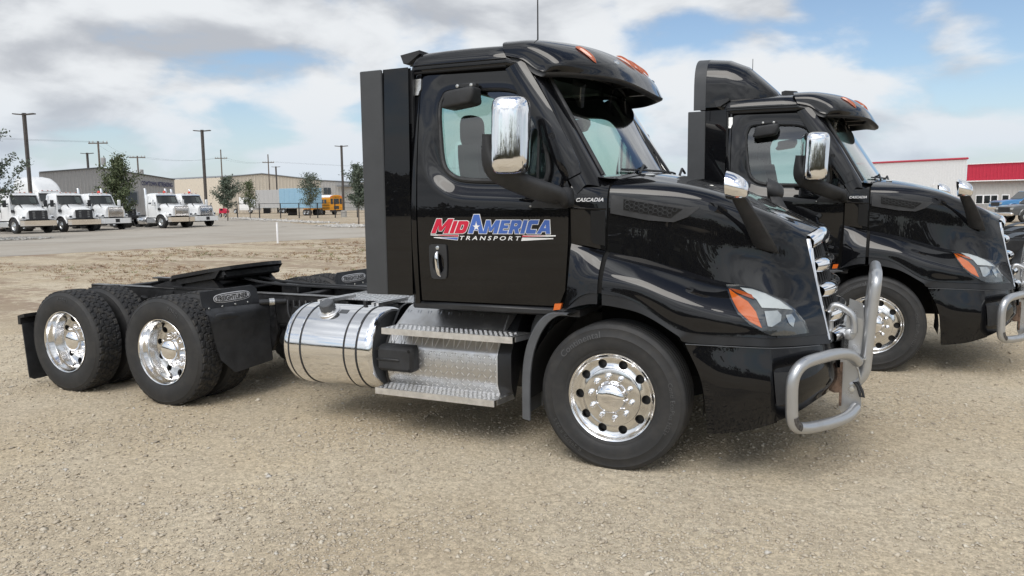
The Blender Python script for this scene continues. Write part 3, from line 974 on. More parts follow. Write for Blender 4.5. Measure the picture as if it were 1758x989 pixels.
    for k in range(28):
        t = k / 24
        z1 = 2.700 - 0.775 * t
        x1 = -0.788 + 0.472 * t
        er = (x1, -(cab_w(x1, z1) + 0.010), z1)
        ef = (-0.555 + 0.415 * t, -0.905 - 0.02 * t, 2.672 - 0.712 * t)
        mx, mz = -0.640 + 0.395 * t, 2.705 - 0.725 * t
        mid = (mx, -(cab_w(mx, mz) - 0.004), mz)
        mid2 = (mx * 0.45 + ef[0] * 0.55 + 0.012, -(abs(mid[1]) * 0.5 + 0.91 * 0.5 + 0.018), mz * 0.45 + ef[2] * 0.55)
        rowsA.append([(er[0], er[1] + 0.03, er[2])] + [er] + [tuple(p) for p in catmull([er, tuple((np.array(er) + np.array(mid)) / 2 + np.array([0.0, -0.006, 0])), mid, mid2, ef], 22)][1:])
    both("windscreen_pillar", MB().grid(rowsA), "black_paint", root, 50)
    # pillar trim that overlaps the door, ending in a tongue above the mirror base
    rowsT = []
    for k in range(25):
        t = k / 24
        z1 = 2.690 - 0.775 * t
        x1 = -0.800 + 0.462 * t
        wd = 0.125 + 0.02 * math.sin(math.pi * t) if t < 0.92 else 0.125 * (1 - (t - 0.92) / 0.08 * 0.15)
        row = []
        for q in np.linspace(0, 1, 9):
            xx = x1 + wd * q; zz = z1 + 0.055 * q
            row.append((xx, -(cab_w(xx, zz) + 0.020 + 0.010 * math.sin(math.pi * q)), zz))
        row = [(row[0][0], row[0][1] + 0.025, row[0][2])] + row + [(row[-1][0], row[-1][1] + 0.025, row[-1][2])]
        rowsT.append(row)
    both("pillar_trim", MB().grid(rowsT), "black_paint", root, 40)
    both("pillar_emblem", MB().lathe([(0.024, 0.0), (0.022, 0.004), (0.019, 0.001), (0.012, 0.001), (0.010, 0.004), (0.0, 0.004)], 20, c=(-0.435, -(cab_w(-0.435, 2.215) + 0.029), 2.215)), "dark_paint", root)
    # windscreen with its dark sun band
    def ws(s, t):
        y = -0.905 * s - 0.02 * s * t
        bul = 1 - s * s
        return (-0.555 + 0.415 * t + bul * (0.175 + 0.05 * t), y, 2.672 - 0.712 * t + 0.02 * bul * (1 - t))
    S = np.linspace(1, -1, 41)
    obj("windscreen", MB().grid([[ws(s, t) for t in np.linspace(0.0, 1.03, 20)] for s in S]), "glass", root, 180)
    obj("sun_band", MB().grid([[tuple(np.array(ws(s, t)) + np.array([0.004, 0, 0.003])) for t in np.linspace(-0.02, 0.055 + 0.085 * (1 - s * s) ** 0.5, 6)] for s in np.linspace(0.985, -0.985, 41)]), "shade_band", root, 180)
    edge = [ws(1, t) for t in np.linspace(0, 1.0, 16)]
    top = [ws(s, 0.0) for s in np.linspace(1, -1, 24)]
    sl = MB().tube(edge[::-1] + top + [(p[0], -p[1], p[2]) for p in edge], 0.017, 8)
    obj("windscreen_seal", sl, "matte_black", root)
    for (yy, s) in ((-0.62, 1), (0.18, 1)):
        b = ws(-yy / 0.905, 1.0)
        wp = MB().tube([(b[0] + 0.05, b[1] + 0.02, b[2] + 0.015), (b[0] + 0.035, b[1] + 0.18, b[2] + 0.075), (b[0] + 0.02, b[1] + 0.36, b[2] + 0.045)], 0.010, 6)
        wp.tube([tuple(np.array(ws(-(yy + q) / 0.905, 0.965)) + np.array([0.02, 0, 0.012])) for q in np.linspace(-0.12, 0.55, 9)], 0.008, 6)
        obj("wiper", wp, "matte_black", root)
    # interior: seats, dash, wheel, rear trim
    for sy in (-0.58, 0.58):
        st = MB().pillow(-0.97, sy, 1.53, 0.26, 0.26, 0.09, 0.4)
        bk = catmull([(-1.17, 1.55), (-1.22, 1.80), (-1.26, 2.02), (-1.29, 2.16), (-1.305, 2.22)], 16)
        st.grid([[(x + dx, sy + yy * (0.25 - 1.6 * max(0, z - 1.98) ** 2), z) for x, z in bk] for dx, yy in ((0, -1), (0.10, -0.8), (0.12, 0), (0.10, 0.8), (0, 1), (-0.08, 0.7), (-0.08, -0.7))], cu=True)
        st.pillow(-1.315, sy, 2.325, 0.060, 0.135, 0.125, 0.55)
        st.box(-1.2, -0.8, sy - 0.2, sy + 0.2, 1.05, 1.45, 0.03)
        obj("seat", st, "seat_cloth", root)
    dash = MB()
    prof = catmull([(-0.42, 1.40), (-0.50, 1.70), (-0.42, 1.86), (-0.30, 1.93), (-0.10, 1.945), (0.03, 1.93)], 16)
    dash.grid([[(x - 0.10 * (abs(y) / 1.0) ** 2, y, z) for x, z in prof] for y in np.linspace(-1.0, 1.0, 13)])
    obj("dashboard", dash, "interior", root, 60)
    swl = MB().tube([(-0.60 - 0.08 * math.sin(a), 0.58 + 0.21 * math.cos(a), 1.86 + 0.19 * math.sin(a)) for a in np.linspace(0, 2 * math.pi, 28)[:-1]], 0.015, 8, closed=True)
    swl.tube([(-0.60, 0.58, 1.86), (-0.42, 0.58, 1.72)], 0.03, 8)
    swl.tube([(-0.60, 0.38, 1.86), (-0.60, 0.78, 1.86)], 0.014, 6)
    obj("steering_wheel", swl, "interior", root)
    hd = MB().box(-1.50, -0.70, -0.96, 0.96, 2.775, 2.80)
    obj("headliner", hd, "interior", root)
    # visor over the windscreen
    ys = (-1.05, -0.985, -0.60, 0.0, 0.60, 0.985, 1.05)
    def vg(e, m, q, c, edge_y=None):
        n_ = [e, m, q, c, q, m, e]
        Y = edge_y or ys
        return [(p[0], Y[k], p[1]) for k, p in enumerate(n_)]
    V0 = vg((-0.800, 2.780), (-0.842, 2.882), (-0.87, 2.950), (-0.88, 2.985))
    V1 = vg((-0.680, 2.746), (-0.640, 2.868), (-0.62, 2.938), (-0.60, 2.968))
    V2 = vg((-0.575, 2.675), (-0.470, 2.795), (-0.355, 2.868), (-0.315, 2.890))
    V3 = vg((-0.520, 2.652), (-0.365, 2.705), (-0.185, 2.750), (-0.115, 2.750))
    V4 = vg((-0.500, 2.646), (-0.325, 2.643), (-0.115, 2.632), (-0.005, 2.580), (-1.04, -0.93, -0.58, 0.0, 0.58, 0.93, 1.04))
    vr = net([V0, V1, V2, V3, V4], 61, 41)
    top = MB().grid(vr)
    vis = obj("sun_visor", top, "black_paint", root, 60)
    inn = []
    for row in vr:
        n_ = len(row)
        q = [np.array(p) for p in row]
        inner = [p * np.array([1, 0.985, 1]) + np.array([-0.012 - 0.02 * (k / n_), 0, -0.028]) for k, p in enumerate(q)]
        inn.append([q[-1], q[-1] * np.array([1, 1, 1]) + np.array([-0.004, 0, -0.016])] + inner[::-1])
    obj("visor_underside", MB().grid([[tuple(p) for p in r] for r in inn]), "satin_black", vis, 60)
    for yb in (-0.5, 0.0, 0.5):
        b = MB().box(-0.46 + 0.1 * (1 - yb * yb), -0.24 + 0.1 * (1 - yb * yb), yb - 0.03, yb + 0.03, 2.66, 2.78, 0.01)
        obj("visor_bracket", b, "lamp_silver" if yb < 0 else "satin_black", vis)
    bv = BVHTree.FromPolygons([Vector(p) for p in top.v], top.f)
    for yl, xc in ((-0.78, -0.315), (-0.185, -0.205), (0.0, -0.195), (0.185, -0.205), (0.78, -0.315)):
        rows = []
        for i in range(13):
            t = i / 12 * 2 - 1
            hw = 0.020 * math.sqrt(max(0.0, 1 - abs(t) ** 3.0))
            row = []
            for q in np.linspace(-1, 1, 7):
                h = bv.ray_cast(Vector((xc + 0.078 * t, yl + hw * q, 3.5)), Vector((0, 0, -1)))
                p, nn = h[0], h[1]
                if nn.z < 0: nn = -nn
                row.append(p + nn * (0.004 + 0.020 * (1 - q * q) * (1 - t ** 4)))
            rows.append(row)
        obj("marker_lamp", MB().grid(rows), "amber_dark", vis, 60)
    # main mirrors: bright shell on a dark sweeping arm
    sh = MB()
    secs = []
    for k in range(25):
        v = 0.5 - 0.5 * math.cos(math.pi * k / 24)
        z = 1.955 + 0.485 * v
        e = max(0.04, 1 - abs(2 * v - 1) ** 9) ** 0.22
        cx, cy = -0.600 + 0.015 * v, -1.430
        ring = []
        for a in np.linspace(0, 2 * math.pi, 32, endpoint=False):
            ca, sa = math.cos(a), math.sin(a)
            px = abs(ca) ** 0.55 * (1 if ca > 0 else -1) * 0.118 * e
            py = abs(sa) ** 0.55 * (1 if sa > 0 else -1) * 0.150 * e
            if px > 0: px *= 1.1 * (1 - 0.25 * (py / 0.150) ** 2)
            rx = px * math.cos(0.35) - py * math.sin(0.35); ry = px * math.sin(0.35) + py * math.cos(0.35)
            ring.append((cx + rx, cy + ry, z))
        secs.append(ring)
    sh.grid(secs, cv=True)
    sh.f.append(tuple(range(32))[::-1]); sh.f.append(tuple(range(24 * 32, 25 * 32)))
    arm = MB()
    path = catmull([(-0.735, -1.475, 2.215), (-0.738, -1.470, 2.10), (-0.715, -1.455, 2.005), (-0.640, -1.415, 1.945), (-0.52, -1.345, 1.885), (-0.41, -1.265, 1.840), (-0.335, -1.185, 1.812), (-0.315, -1.10, 1.806)], 30)
    rows = []
    for k, p in enumerate(path):
        t = k / 29
        hgt = 0.030 + 0.038 * sstep(0.0, 0.35, t) + 0.006 * math.sin(math.pi * t)
        wid = 0.028 + 0.014 * sstep(0.05, 0.5, t)
        tn = (np.array(path[min(k + 1, 29)]) - np.array(path[max(k - 1, 0)])); tn /= np.linalg.norm(tn)
        upv = np.cross(tn, np.array([0.55, 0.83, 0.0])); upv /= np.linalg.norm(upv)
        sd = np.cross(tn, upv)
        rows.append([tuple(np.array(p) + upv * hgt * abs(math.cos(a)) ** .7 * (1 if math.cos(a) > 0 else -1) + sd * wid * abs(math.sin(a)) ** .7 * (1 if math.sin(a) > 0 else -1)) for a in np.linspace(0, 2 * math.pi, 16, endpoint=False)])
    arm.grid(rows, cv=True)
    arm.f.append(tuple(range(16))[::-1])
    # lower blade of the arm hugging the shell
    bl = MB().grid([[(-0.745 + dx * (1 - v), -1.545 + 0.01 * v + dx * 0.35, 2.235 - 0.27 * v) for dx in (0.0, 0.03 + 0.11 * v)] for v in np.linspace(0, 1, 8)])
    base = [(-0.60, 1.742), (-0.515, 1.825), (-0.42, 1.850), (-0.325, 1.868), (-0.318, 1.735)]
    bp_ = fill_patch(base, -0.42, 1.80, lambda x, z: door_y(x, z) - 0.012, n=40, m=4, edge=0.02)
    for s in (0, 1):
        f = (lambda m: m.mirror()) if s else (lambda m: m)
        ma = obj("mirror_arm", f(arm), "matte_black", root, 50)
        obj("mirror_shell", f(sh), "mirror_chrome", ma, 45)
        obj("mirror_base", f(bp_), "matte_black", ma)
        for x, z in ((-0.575, 1.752), (-0.345, 1.850), (-0.340, 1.750)):
            sc = MB().lathe([(0.007, 0), (0.006, 0.006), (0, 0.007)], 10, c=(x, door_y(x, z) - 0.012, z))
            obj("screw", f(sc), "zinc", ma)
        # look-down mirror over the side window
        ld = MB().pillow(-1.105, -1.155, 2.502, 0.122, 0.072, 0.060, 0.32, 32, 16)
        for k, q in enumerate(ld.v):
            ld.v[k] = (q[0] + (0.02 if q[2] > 2.5 else 0), q[1] + (0.05 if q[2] < 2.5 and q[1] > -1.15 else 0), q[2] + (q[0] + 1.1) * 0.12)
        ldo = obj("look_down_mirror", f(ld), "matte_black", root, 40)
        lb = MB().box(-1.15, -0.99, -1.135, -1.075, 2.572, 2.606, 0.008)
        obj("mirror_bracket", f(lb), "matte_black", ldo)
        for x in (-1.13, -1.02):
            obj("bolt", f(MB().lathe([(0.013, 0), (0.012, 0.010), (0, 0.012)], 12, c=(x, -1.135, 2.588))), "zinc", ldo)



# heavy italic block capitals for the door mark: outline first, then holes; unit height
GLYPH = {
    "M": (1.16, [[(0, 0), (0.0, 1), (0.34, 1), (0.56, 0.46), (0.80, 1), (1.16, 1), (1.16, 0), (0.84, 0), (0.84, 0.56), (0.66, 0.16), (0.47, 0.16), (0.30, 0.56), (0.30, 0)]]),
    "I": (0.33, [[(0, 0), (0, 1), (0.33, 1), (0.33, 0)]]),
    "D": (0.86, [[(0, 0), (0, 1), (0.66, 1), (0.80, 0.93), (0.86, 0.80), (0.86, 0.22), (0.79, 0.07), (0.64, 0)], [(0.32, 0.30), (0.50, 0.30), (0.54, 0.36), (0.54, 0.64), (0.50, 0.70), (0.32, 0.70)]]),
    "A": (1.06, [[(0, 0), (0.34, 1), (0.72, 1), (1.06, 0), (0.74, 0), (0.69, 0.17), (0.37, 0.17), (0.32, 0)], [(0.45, 0.42), (0.61, 0.42), (0.53, 0.68)]]),
    "E": (0.74, [[(0, 0), (0, 1), (0.74, 1), (0.74, 0.76), (0.31, 0.76), (0.31, 0.62), (0.68, 0.62), (0.68, 0.39), (0.31, 0.39), (0.31, 0.24), (0.74, 0.24), (0.74, 0)]]),
    "R": (0.86, [[(0, 0), (0, 1), (0.68, 1), (0.81, 0.93), (0.86, 0.82), (0.86, 0.52), (0.80, 0.40), (0.70, 0.35), (0.88, 0), (0.55, 0), (0.42, 0.30), (0.31, 0.30), (0.31, 0)], [(0.31, 0.56), (0.50, 0.56), (0.54, 0.62), (0.54, 0.70), (0.50, 0.76), (0.31, 0.76)]]),
    "C": (0.80, [[(0.14, 0), (0.05, 0.05), (0, 0.16), (0, 0.84), (0.05, 0.95), (0.14, 1), (0.78, 1), (0.78, 0.70), (0.32, 0.70), (0.32, 0.30), (0.78, 0.30), (0.78, 0)]]),
}


def inset(poly, d):
    """offset a closed polygon outwards by d (counter-clockwise or clockwise alike)"""
    n = len(poly)
    area = sum(poly[i][0] * poly[(i + 1) % n][1] - poly[(i + 1) % n][0] * poly[i][1] for i in range(n))
    sg = 1 if area > 0 else -1
    out = []
    for i in range(n):
        p0, p1, p2 = [np.array(poly[(i + k) % n]) for k in (-1, 0, 1)]
        e1 = (p1 - p0) / max(1e-9, np.linalg.norm(p1 - p0)); e2 = (p2 - p1) / max(1e-9, np.linalg.norm(p2 - p1))
        n1 = np.array([e1[1], -e1[0]]) * sg; n2 = np.array([e2[1], -e2[0]]) * sg
        b = n1 + n2; b /= max(0.35, np.linalg.norm(b) ** 2 / 2)
        out.append(tuple(p1 + b * d))
    return out


def block_word(word, x0, x1, z0, z1, slant, off, grow=0.0):
    from mathutils.geometry import tessellate_polygon
    gap = 0.085
    tot = sum(GLYPH[c][0] for c in word) + gap * (len(word) - 1)
    H = z1 - z0
    kx = (x1 - x0 - slant * H) / tot
    mb = MB(); cx = 0.0
    for c in word:
        loops = []
        for k, lp in enumerate(GLYPH[c][1]):
            q = [(x0 + (cx + px) * kx + slant * H * pz, z0 + pz * H) for px, pz in lp]
            if grow: q = inset(q, grow if k == 0 else -grow)
            loops.append(q)
        flat = [p for lp in loops for p in lp]
        tri = tessellate_polygon([[Vector((p[0], p[1], 0)) for p in lp] for lp in loops])
        mb.add([(p[0], p[1], 0.0) for p in flat], [tuple(t) for t in tri])
        cx += GLYPH[c][0] + gap
    return on_side(mb, off)


def build_logo(root):
    """printed company mark on the near door, a few millimetres of vinyl over the paint"""
    for wd, x0, x1, z0, z1, mt, sl in (("M", -1.338, -1.158, 1.566, 1.668, "decal_red", 0.45), ("ID", -1.194, -1.033, 1.566, 1.653, "decal_red", 0.42),
                                       ("A", -1.048, -0.920, 1.566, 1.697, "decal_blue", 0.06), ("MERICA", -0.934, -0.412, 1.566, 1.658, "decal_blue", 0.30)):
        obj("logo_outline", block_word(wd, x0, x1, z0, z1, sl, 0.003, 0.0042), "decal_white", root, 0)
        obj("logo_word", block_word(wd, x0, x1, z0, z1, sl, 0.005), mt, root, 0)
    st = []
    for k in range(10):
        r = 0.030 if k % 2 == 0 else 0.0118
        a = math.pi / 2 + k * math.pi / 5
        st.append((-0.982 + r * math.cos(a), 1.612 + r * math.sin(a), 0.0))
    m = MB(); m.add(st + [(-0.982, 1.612, 0)], [(k, (k + 1) % 10, 10) for k in range(10)])
    obj("logo_star", on_side(m, 0.007), "decal_white", root, 0)
    for (pts, mt, of) in (
            ([(-1.345, 1.5565), (-1.118, 1.5565), (-1.123, 1.541), (-1.345, 1.551)], "decal_white", 0.003),
            ([(-1.300, 1.5535), (-1.121, 1.5535), (-1.125, 1.5435), (-1.255, 1.5485)], "decal_red", 0.005),
            ([(-1.320, 1.538), (-1.124, 1.538), (-1.130, 1.516), (-1.318, 1.533)], "decal_white", 0.003),
            ([(-1.27, 1.5345), (-1.127, 1.5355), (-1.132, 1.5205), (-1.19, 1.5265)], "decal_blue", 0.005),
            ([(-0.636, 1.5565), (-0.400, 1.5565), (-0.402, 1.5490), (-0.641, 1.541)], "decal_white", 0.003),
            ([(-0.639, 1.5535), (-0.465, 1.5525), (-0.53, 1.5485), (-0.642, 1.5435)], "decal_red", 0.005),
            ([(-0.643, 1.538), (-0.417, 1.537), (-0.419, 1.531), (-0.650, 1.516)], "decal_white", 0.003)):
        m = MB(); m.add([(x, z, 0) for x, z in pts], [(0, 1, 2, 3)])
        obj("logo_stripe", on_side(m, of), mt, root, 0)
    m = fit(text_mesh("TRANSPORT", 1.0, shear=0.25, offset=0.012, space=1.5), -1.112, -0.652, 1.519, 1.548)
    obj("logo_word", on_side(m, 0.004), "decal_white", root, 0)
# ------------------------------------------------------------------ hood, fenders, lamps, grille, bumper, guard
def neg(g): return [(x, -y, z) for x, y, z in g]


def build_front(root):
    G0 = [(-0.045, 0.0, 2.000), (0.18, 0.0, 1.972), (0.40, 0.0, 1.925), (0.62, 0.0, 1.858), (0.82, 0.0, 1.760), (1.00, 0.0, 1.675), (1.200, 0.0, 1.585)]
    G1 = [(-0.048, 0.40, 1.992), (0.18, 0.39, 1.966), (0.40, 0.38, 1.920), (0.62, 0.36, 1.855), (0.82, 0.34, 1.757), (1.00, 0.32, 1.671), (1.190, 0.30, 1.582)]
    G2 = [(-0.055, 0.75, 1.955), (0.18, 0.72, 1.934), (0.40, 0.68, 1.897), (0.62, 0.63, 1.836), (0.82, 0.57, 1.744), (1.00, 0.51, 1.658), (1.165, 0.45, 1.567)]
    G3 = [(-0.062, 0.965, 1.893), (0.18, 0.925, 1.884), (0.40, 0.88, 1.860), (0.62, 0.825, 1.804), (0.82, 0.755, 1.722), (1.00, 0.67, 1.636), (1.138, 0.560, 1.535)]
    G3b = [(-0.064, 1.022, 1.800), (0.18, 0.986, 1.788), (0.40, 0.942, 1.760), (0.62, 0.888, 1.704), (0.82, 0.818, 1.622), (1.00, 0.728, 1.535), (1.150, 0.572, 1.455)]
    G4 = [(-0.066, 1.032, 1.620), (0.18, 0.996, 1.588), (0.40, 0.952, 1.548), (0.62, 0.900, 1.486), (0.82, 0.838, 1.412), (1.00, 0.756, 1.335), (1.192, 0.582, 1.290)]
    G5 = [(-0.068, 1.040, 1.448), (0.18, 1.004, 1.398), (0.40, 0.962, 1.335), (0.62, 0.918, 1.268), (0.84, 0.880, 1.222), (1.03, 0.820, 1.155), (1.232, 0.592, 1.115)]
    up = net([neg(g) for g in (G0, G1, G2, G3, G3b, G4, G5)], 61, 73)
    hood = MB().grid(up)
    hm = MB(); hm.join(hood); hm.join(hood.mirror())
    hood_o = obj("hood", hm, "black_paint", root, 60)
    # fender skin from the crease down to the flare edge, and the flare below it
    F5 = [(-0.300, 1.104, 1.500), (-0.200, 1.080, 1.476)] + G5
    F5a = [(-0.300, 1.128, 1.440), (-0.200, 1.118, 1.428), (-0.070, 1.106, 1.402), (0.18, 1.086, 1.356), (0.40, 1.052, 1.292), (0.62, 1.006, 1.226), (0.84, 0.955, 1.178), (1.03, 0.878, 1.114), (1.245, 0.600, 1.070)]
    F6 = [(-0.305, 1.158, 1.270), (-0.200, 1.172, 1.290), (-0.072, 1.178, 1.290), (0.18, 1.178, 1.255), (0.40, 1.166, 1.172), (0.62, 1.128, 1.105), (0.84, 1.068, 1.062), (1.03, 0.962, 1.020), (1.265, 0.606, 1.000)]
    F7 = [(-0.318, 1.176, 1.070), (-0.200, 1.192, 1.162), (-0.074, 1.197, 1.182), (0.16, 1.197, 1.142), (0.42, 1.188, 0.988), (0.575, 1.158, 0.952), (0.84, 1.092, 0.938), (1.03, 0.985, 0.925), (1.288, 0.615, 0.905)]
    F8 = [(-0.345, 1.180, 1.052), (-0.200, 1.198, 1.098), (-0.074, 1.204, 1.110), (0.20, 1.204, 1.066), (0.43, 1.196, 0.942), (0.50, 1.180, 0.893), (0.84, 1.100, 0.882), (1.03, 0.995, 0.872), (1.305, 0.622, 0.845)]
    nu = 97
    low = net([neg(g) for g in (F5, F5a, F6, F7)], nu, 37)
    fl = net([neg(g) for g in (F7, F8)], nu, 8)
    cut = max(i for i in range(nu) if low[i][0][0] < -0.075)          # hood splits from the cowl here
    gap = 1
    fr = MB().grid(low[cut + 1 + gap:])
    bk = MB().grid([[(p[0], p[1], p[2]) for p in r] for r in low[:cut + 1]])
    both("fender", fr, "black_paint", root, 60)
    both("cowl_fender", bk, "black_paint", root, 60)
    flr = []
    for r in fl:
        q = [np.array(p) + np.array([0, 0.010, 0]) for p in r]
        inner = q[-1] + np.array([0.0, 0.12, 0.012])
        flr.append([tuple(p) for p in q] + [tuple(q[-1] + np.array([0, 0.02, 0.0])), tuple(inner)])
    both("wheel_arch_flare", MB().grid(flr[:cut + 1]).join(MB().grid(flr[cut + 2:])), "dark_paint", root, 45)
    seam = MB().grid([[tuple(np.array(p) + np.array([dx, 0.025, 0])) for p in low[cut]] for dx in (-0.02, 0.03)])
    seam.grid([[tuple(np.array(p) + np.array([dx, 0.03, 0])) for p in [up[0][k] for k in range(20, 73)]] for dx in (-0.03, 0.02)])
    both("hood_gap", seam, "gap_black", root)
    # cowl between door and hood
    def csec(x, t):
        A = [(1.102, 1.498), (1.112, 1.60), (1.118, 1.74), (1.116, 1.83), (1.098, 1.895), (1.04, 1.925), (0.90, 1.945), (0.5, 1.965), (0.0, 1.975)]
        B = [(1.042, 1.452), (1.034, 1.62), (1.026, 1.735), (1.014, 1.82), (0.962, 1.893), (0.88, 1.925), (0.75, 1.952), (0.4, 1.985), (0.0, 1.995)]
        return [(x, -(a[0] * (1 - t) + b[0] * t), a[1] * (1 - t) + b[1] * t) for a, b in zip(A, B)]
    cr = []
    for t in np.linspace(0, 1, 9):
        tt = t ** 1.6
        cr.append(catmull(csec(-0.300 + 0.222 * t, tt), 33))
    cow = MB().grid(cr)
    both("cowl_panel", cow, "black_paint", root, 60)
    bvc = BVHTree.FromPolygons([Vector(p) for p in cow.v], cow.f)
    bvh_ = BVHTree.FromPolygons([Vector(p) for p in hood.v], hood.f)
    allv = MB(); allv.join(hood); allv.join(MB().grid(low)); allv.join(MB().grid(fl))
    bva = BVHTree.FromPolygons([Vector(p) for p in allv.v], allv.f)

    def drp(bv):
        def fn(x, z):
            h = bv.ray_cast(Vector((x, -4.0, z)), Vector((0, 1, 0)))
            if h[0] is None:
                h = bv.find_nearest(Vector((x, -1.05, z)))
            return h[0].y
        return fn
    dc, dh, da = drp(bvc), drp(bvh_), drp(bva)
    # dark pocket beside the hood seam, badge
    pocket = [(-0.155, 1.50), (-0.172, 1.53), (-0.172, 1.72), (-0.085, 1.715), (-0.083, 1.485)]
    both("cowl_pocket", fill_patch(pocket, -0.125, 1.60, lambda x, z: dc(x, z) - 0.004, n=30, m=3), "gap_black", root)
    lip = MB().tube([(x, dc(x, 1.738 - 0.05 * (x + 0.3)) - 0.002, 1.738 - 0.05 * (x + 0.3)) for x in np.linspace(-0.298, -0.082, 8)], 0.007, 6)
    both("cowl_rib", lip, "black_paint", root)
    bd = fit(text_mesh("CASCADIA", 1.0, shear=0.35, offset=0.03, space=1.05), -0.262, -0.098, 1.778, 1.804)
    bd.v = [(p[0], dc(p[0], p[1]) - 0.005, p[1] - 0.0) for p in bd.v]
    obj("name_badge", bd, "badge_silver", root, 0)
    # hood side vent: dark surround, hole and honeycomb
    fo = [(-0.052, 1.822), (0.04, 1.808), (0.42, 1.738), (0.515, 1.735), (0.44, 1.672), (0.355, 1.640), (0.20, 1.652), (-0.05, 1.700)]
    vn = obj("hood_vent", fill_patch(fo, 0.16, 1.73, lambda x, z: dh(x, z) - 0.010, n=60, m=6, edge=0.012), "matte_black", root)
    ho = [(0.035, 1.793), (0.41, 1.724), (0.335, 1.666), (0.035, 1.722)]
    obj("vent_hole", fill_patch(ho, 0.19, 1.725, lambda x, z: dh(x, z) - 0.0125, n=40, m=4), "gap_black", vn)
    hx = MB()
    s = 0.0175
    for i in range(-2, 16):
        for j in range(-4, 6):
            cx = 0.03 + i * s * 1.72; cz = 1.735 + (j + (0.5 if i % 2 else 0)) * s * 1.6 - (cx - 0.03) * 0.165
            top_ = 1.793 - (cx - 0.035) * 0.184; bot = 1.722 - (cx - 0.035) * 0.187
            if cx < 0.045 or cz > top_ - 0.006 or cz < bot + 0.006 or (cx > 0.335 and cz < 1.666 + (cx - 0.335) * 0.77 + 0.012): continue
            ring = [(cx + s * math.cos(a), cz + s * 0.92 * math.sin(a)) for a in [k * math.pi / 3 for k in range(6)]]
            rin = [(cx + s * 0.78 * math.cos(a), cz + s * 0.92 * 0.76 * math.sin(a)) for a in [k * math.pi / 3 for k in range(6)]]
            hx.grid([[(x, dh(x, z) - 0.016, z) for x, z in ring], [(x, dh(x, z) - 0.016, z) for x, z in rin], [(x, dh(x, z) - 0.011, z) for x, z in rin]], cv=True)
    obj("vent_honeycomb", hx, "satin_black", vn, 0)
    # far side gets the surround too
    obj("hood_vent", fill_patch(fo, 0.16, 1.73, lambda x, z: dh(x, z) - 0.010, n=40, m=4, edge=0.012).mirror(), "matte_black", root)
    obj("hood_nozzle", MB().box(0.08, 0.14, -0.66, -0.60, 1.952, 1.966, 0.006), "lamp_white", root)
    # headlamps
    HL = [(0.690, 1.243), (0.735, 1.160), (0.785, 1.085), (0.860, 1.018), (0.945, 0.968), (0.985, 0.948), (1.08, 0.938), (1.185, 0.936), (1.160, 1.005), (1.100, 1.085), (1.045, 1.132), (0.985, 1.168), (0.915, 1.200), (0.835, 1.226), (0.760, 1.241)]
    for s in (0, 1):
        f = (lambda m: m.mirror()) if s else (lambda m: m)
        hl = obj("headlight", f(fill_patch(HL, 0.94, 1.09, lambda x, z: da(x, z) - 0.004, n=70, m=8, edge=0.01)), "lamp_dark", root)
        def piece(nm, pts, mt, off, c=None):
            c = c or (sum(p[0] for p in pts) / len(pts), sum(p[1] for p in pts) / len(pts))
            obj(nm, f(fill_patch(pts, *c, lambda x, z: da(x, z) - off, n=40, m=4, edge=0.006)), mt, hl)
        piece("turn_lamp", [(0.712, 1.222), (0.755, 1.194), (0.835, 1.148), (0.888, 1.090), (0.930, 0.995), (0.862, 1.033), (0.790, 1.096), (0.742, 1.166)], "amber", 0.011, (0.825, 1.10))
        piece("turn_lamp_top", [(0.716, 1.224), (0.775, 1.213), (0.850, 1.186), (0.868, 1.160), (0.765, 1.198)], "amber_dark", 0.013, (0.79, 1.20))
        piece("lamp_blade", [(0.775, 1.226), (0.845, 1.216), (0.925, 1.188), (1.01, 1.146), (1.085, 1.088), (1.00, 1.104), (0.918, 1.112), (0.880, 1.160)], "lamp_white", 0.012, (0.94, 1.15))
        piece("lamp_reflector", [(0.935, 1.092), (1.005, 1.092), (1.030, 1.065), (1.030, 1.030), (0.985, 1.000), (0.962, 1.005)], "lamp_silver", 0.012, (0.985, 1.05))
        piece("lamp_reflector", [(1.052, 1.062), (1.085, 1.062), (1.105, 1.030), (1.098, 0.985), (1.075, 1.010)], "lamp_silver", 0.012, (1.083, 1.03))
        obj("lamp_lens", f(fill_patch(HL, 0.94, 1.09, lambda x, z: da(x, z) - 0.022, n=70, m=8, edge=0.02)), "glass_clear", hl, 60)
    # side marker at the back of the fender
    mk = MB().prism([(x, -1.192, z) for x, z in ((-0.388, 1.100), (-0.338, 1.104), (-0.350, 1.062), (-0.398, 1.056))], (0, 0.03, 0))
    both("side_marker_lamp", mk, "amber", root, 0)
    # grille: bright surround, dark core and stacked winged bars
    ge = [(1.128, 0.556, 1.520), (1.150, 0.570, 1.45), (1.192, 0.582, 1.290), (1.232, 0.592, 1.115), (1.265, 0.602, 0.985), (1.295, 0.612, 0.870)]
    GE = catmull(ge, 25)
    def gx(y, z):                      # grille face leans back and bows forward
        t = (1.53 - z) / 0.70
        return 1.125 + 0.195 * t + 0.085 * (1 - (y / 0.58) ** 2)
    core = MB().grid([[(gx(y, z) - 0.055, y, z) for z in np.linspace(1.56, 0.80, 12)] for y in np.linspace(-0.57, 0.57, 13)])
    gr = obj("grille", core, "gap_black", root, 60)
    rowsS = []
    for k, p in enumerate(GE):
        w_ = 0.075 - 0.03 * k / 24
        fo_ = 0.030 * max(0.0, 1 - k / 9.0)
        rowsS.append([(p[0] - 0.010, -p[1] - 0.004, p[2]), (p[0] + 0.006 + fo_ * .5, -p[1] + 0.002, p[2]), (p[0] + 0.012 + fo_, -p[1] + 0.014, p[2]), (p[0] + 0.014 + fo_, -p[1] + 0.035, p[2]), (p[0] - 0.01, -p[1] + 0.050, p[2])])
    sm = MB().grid(rowsS)
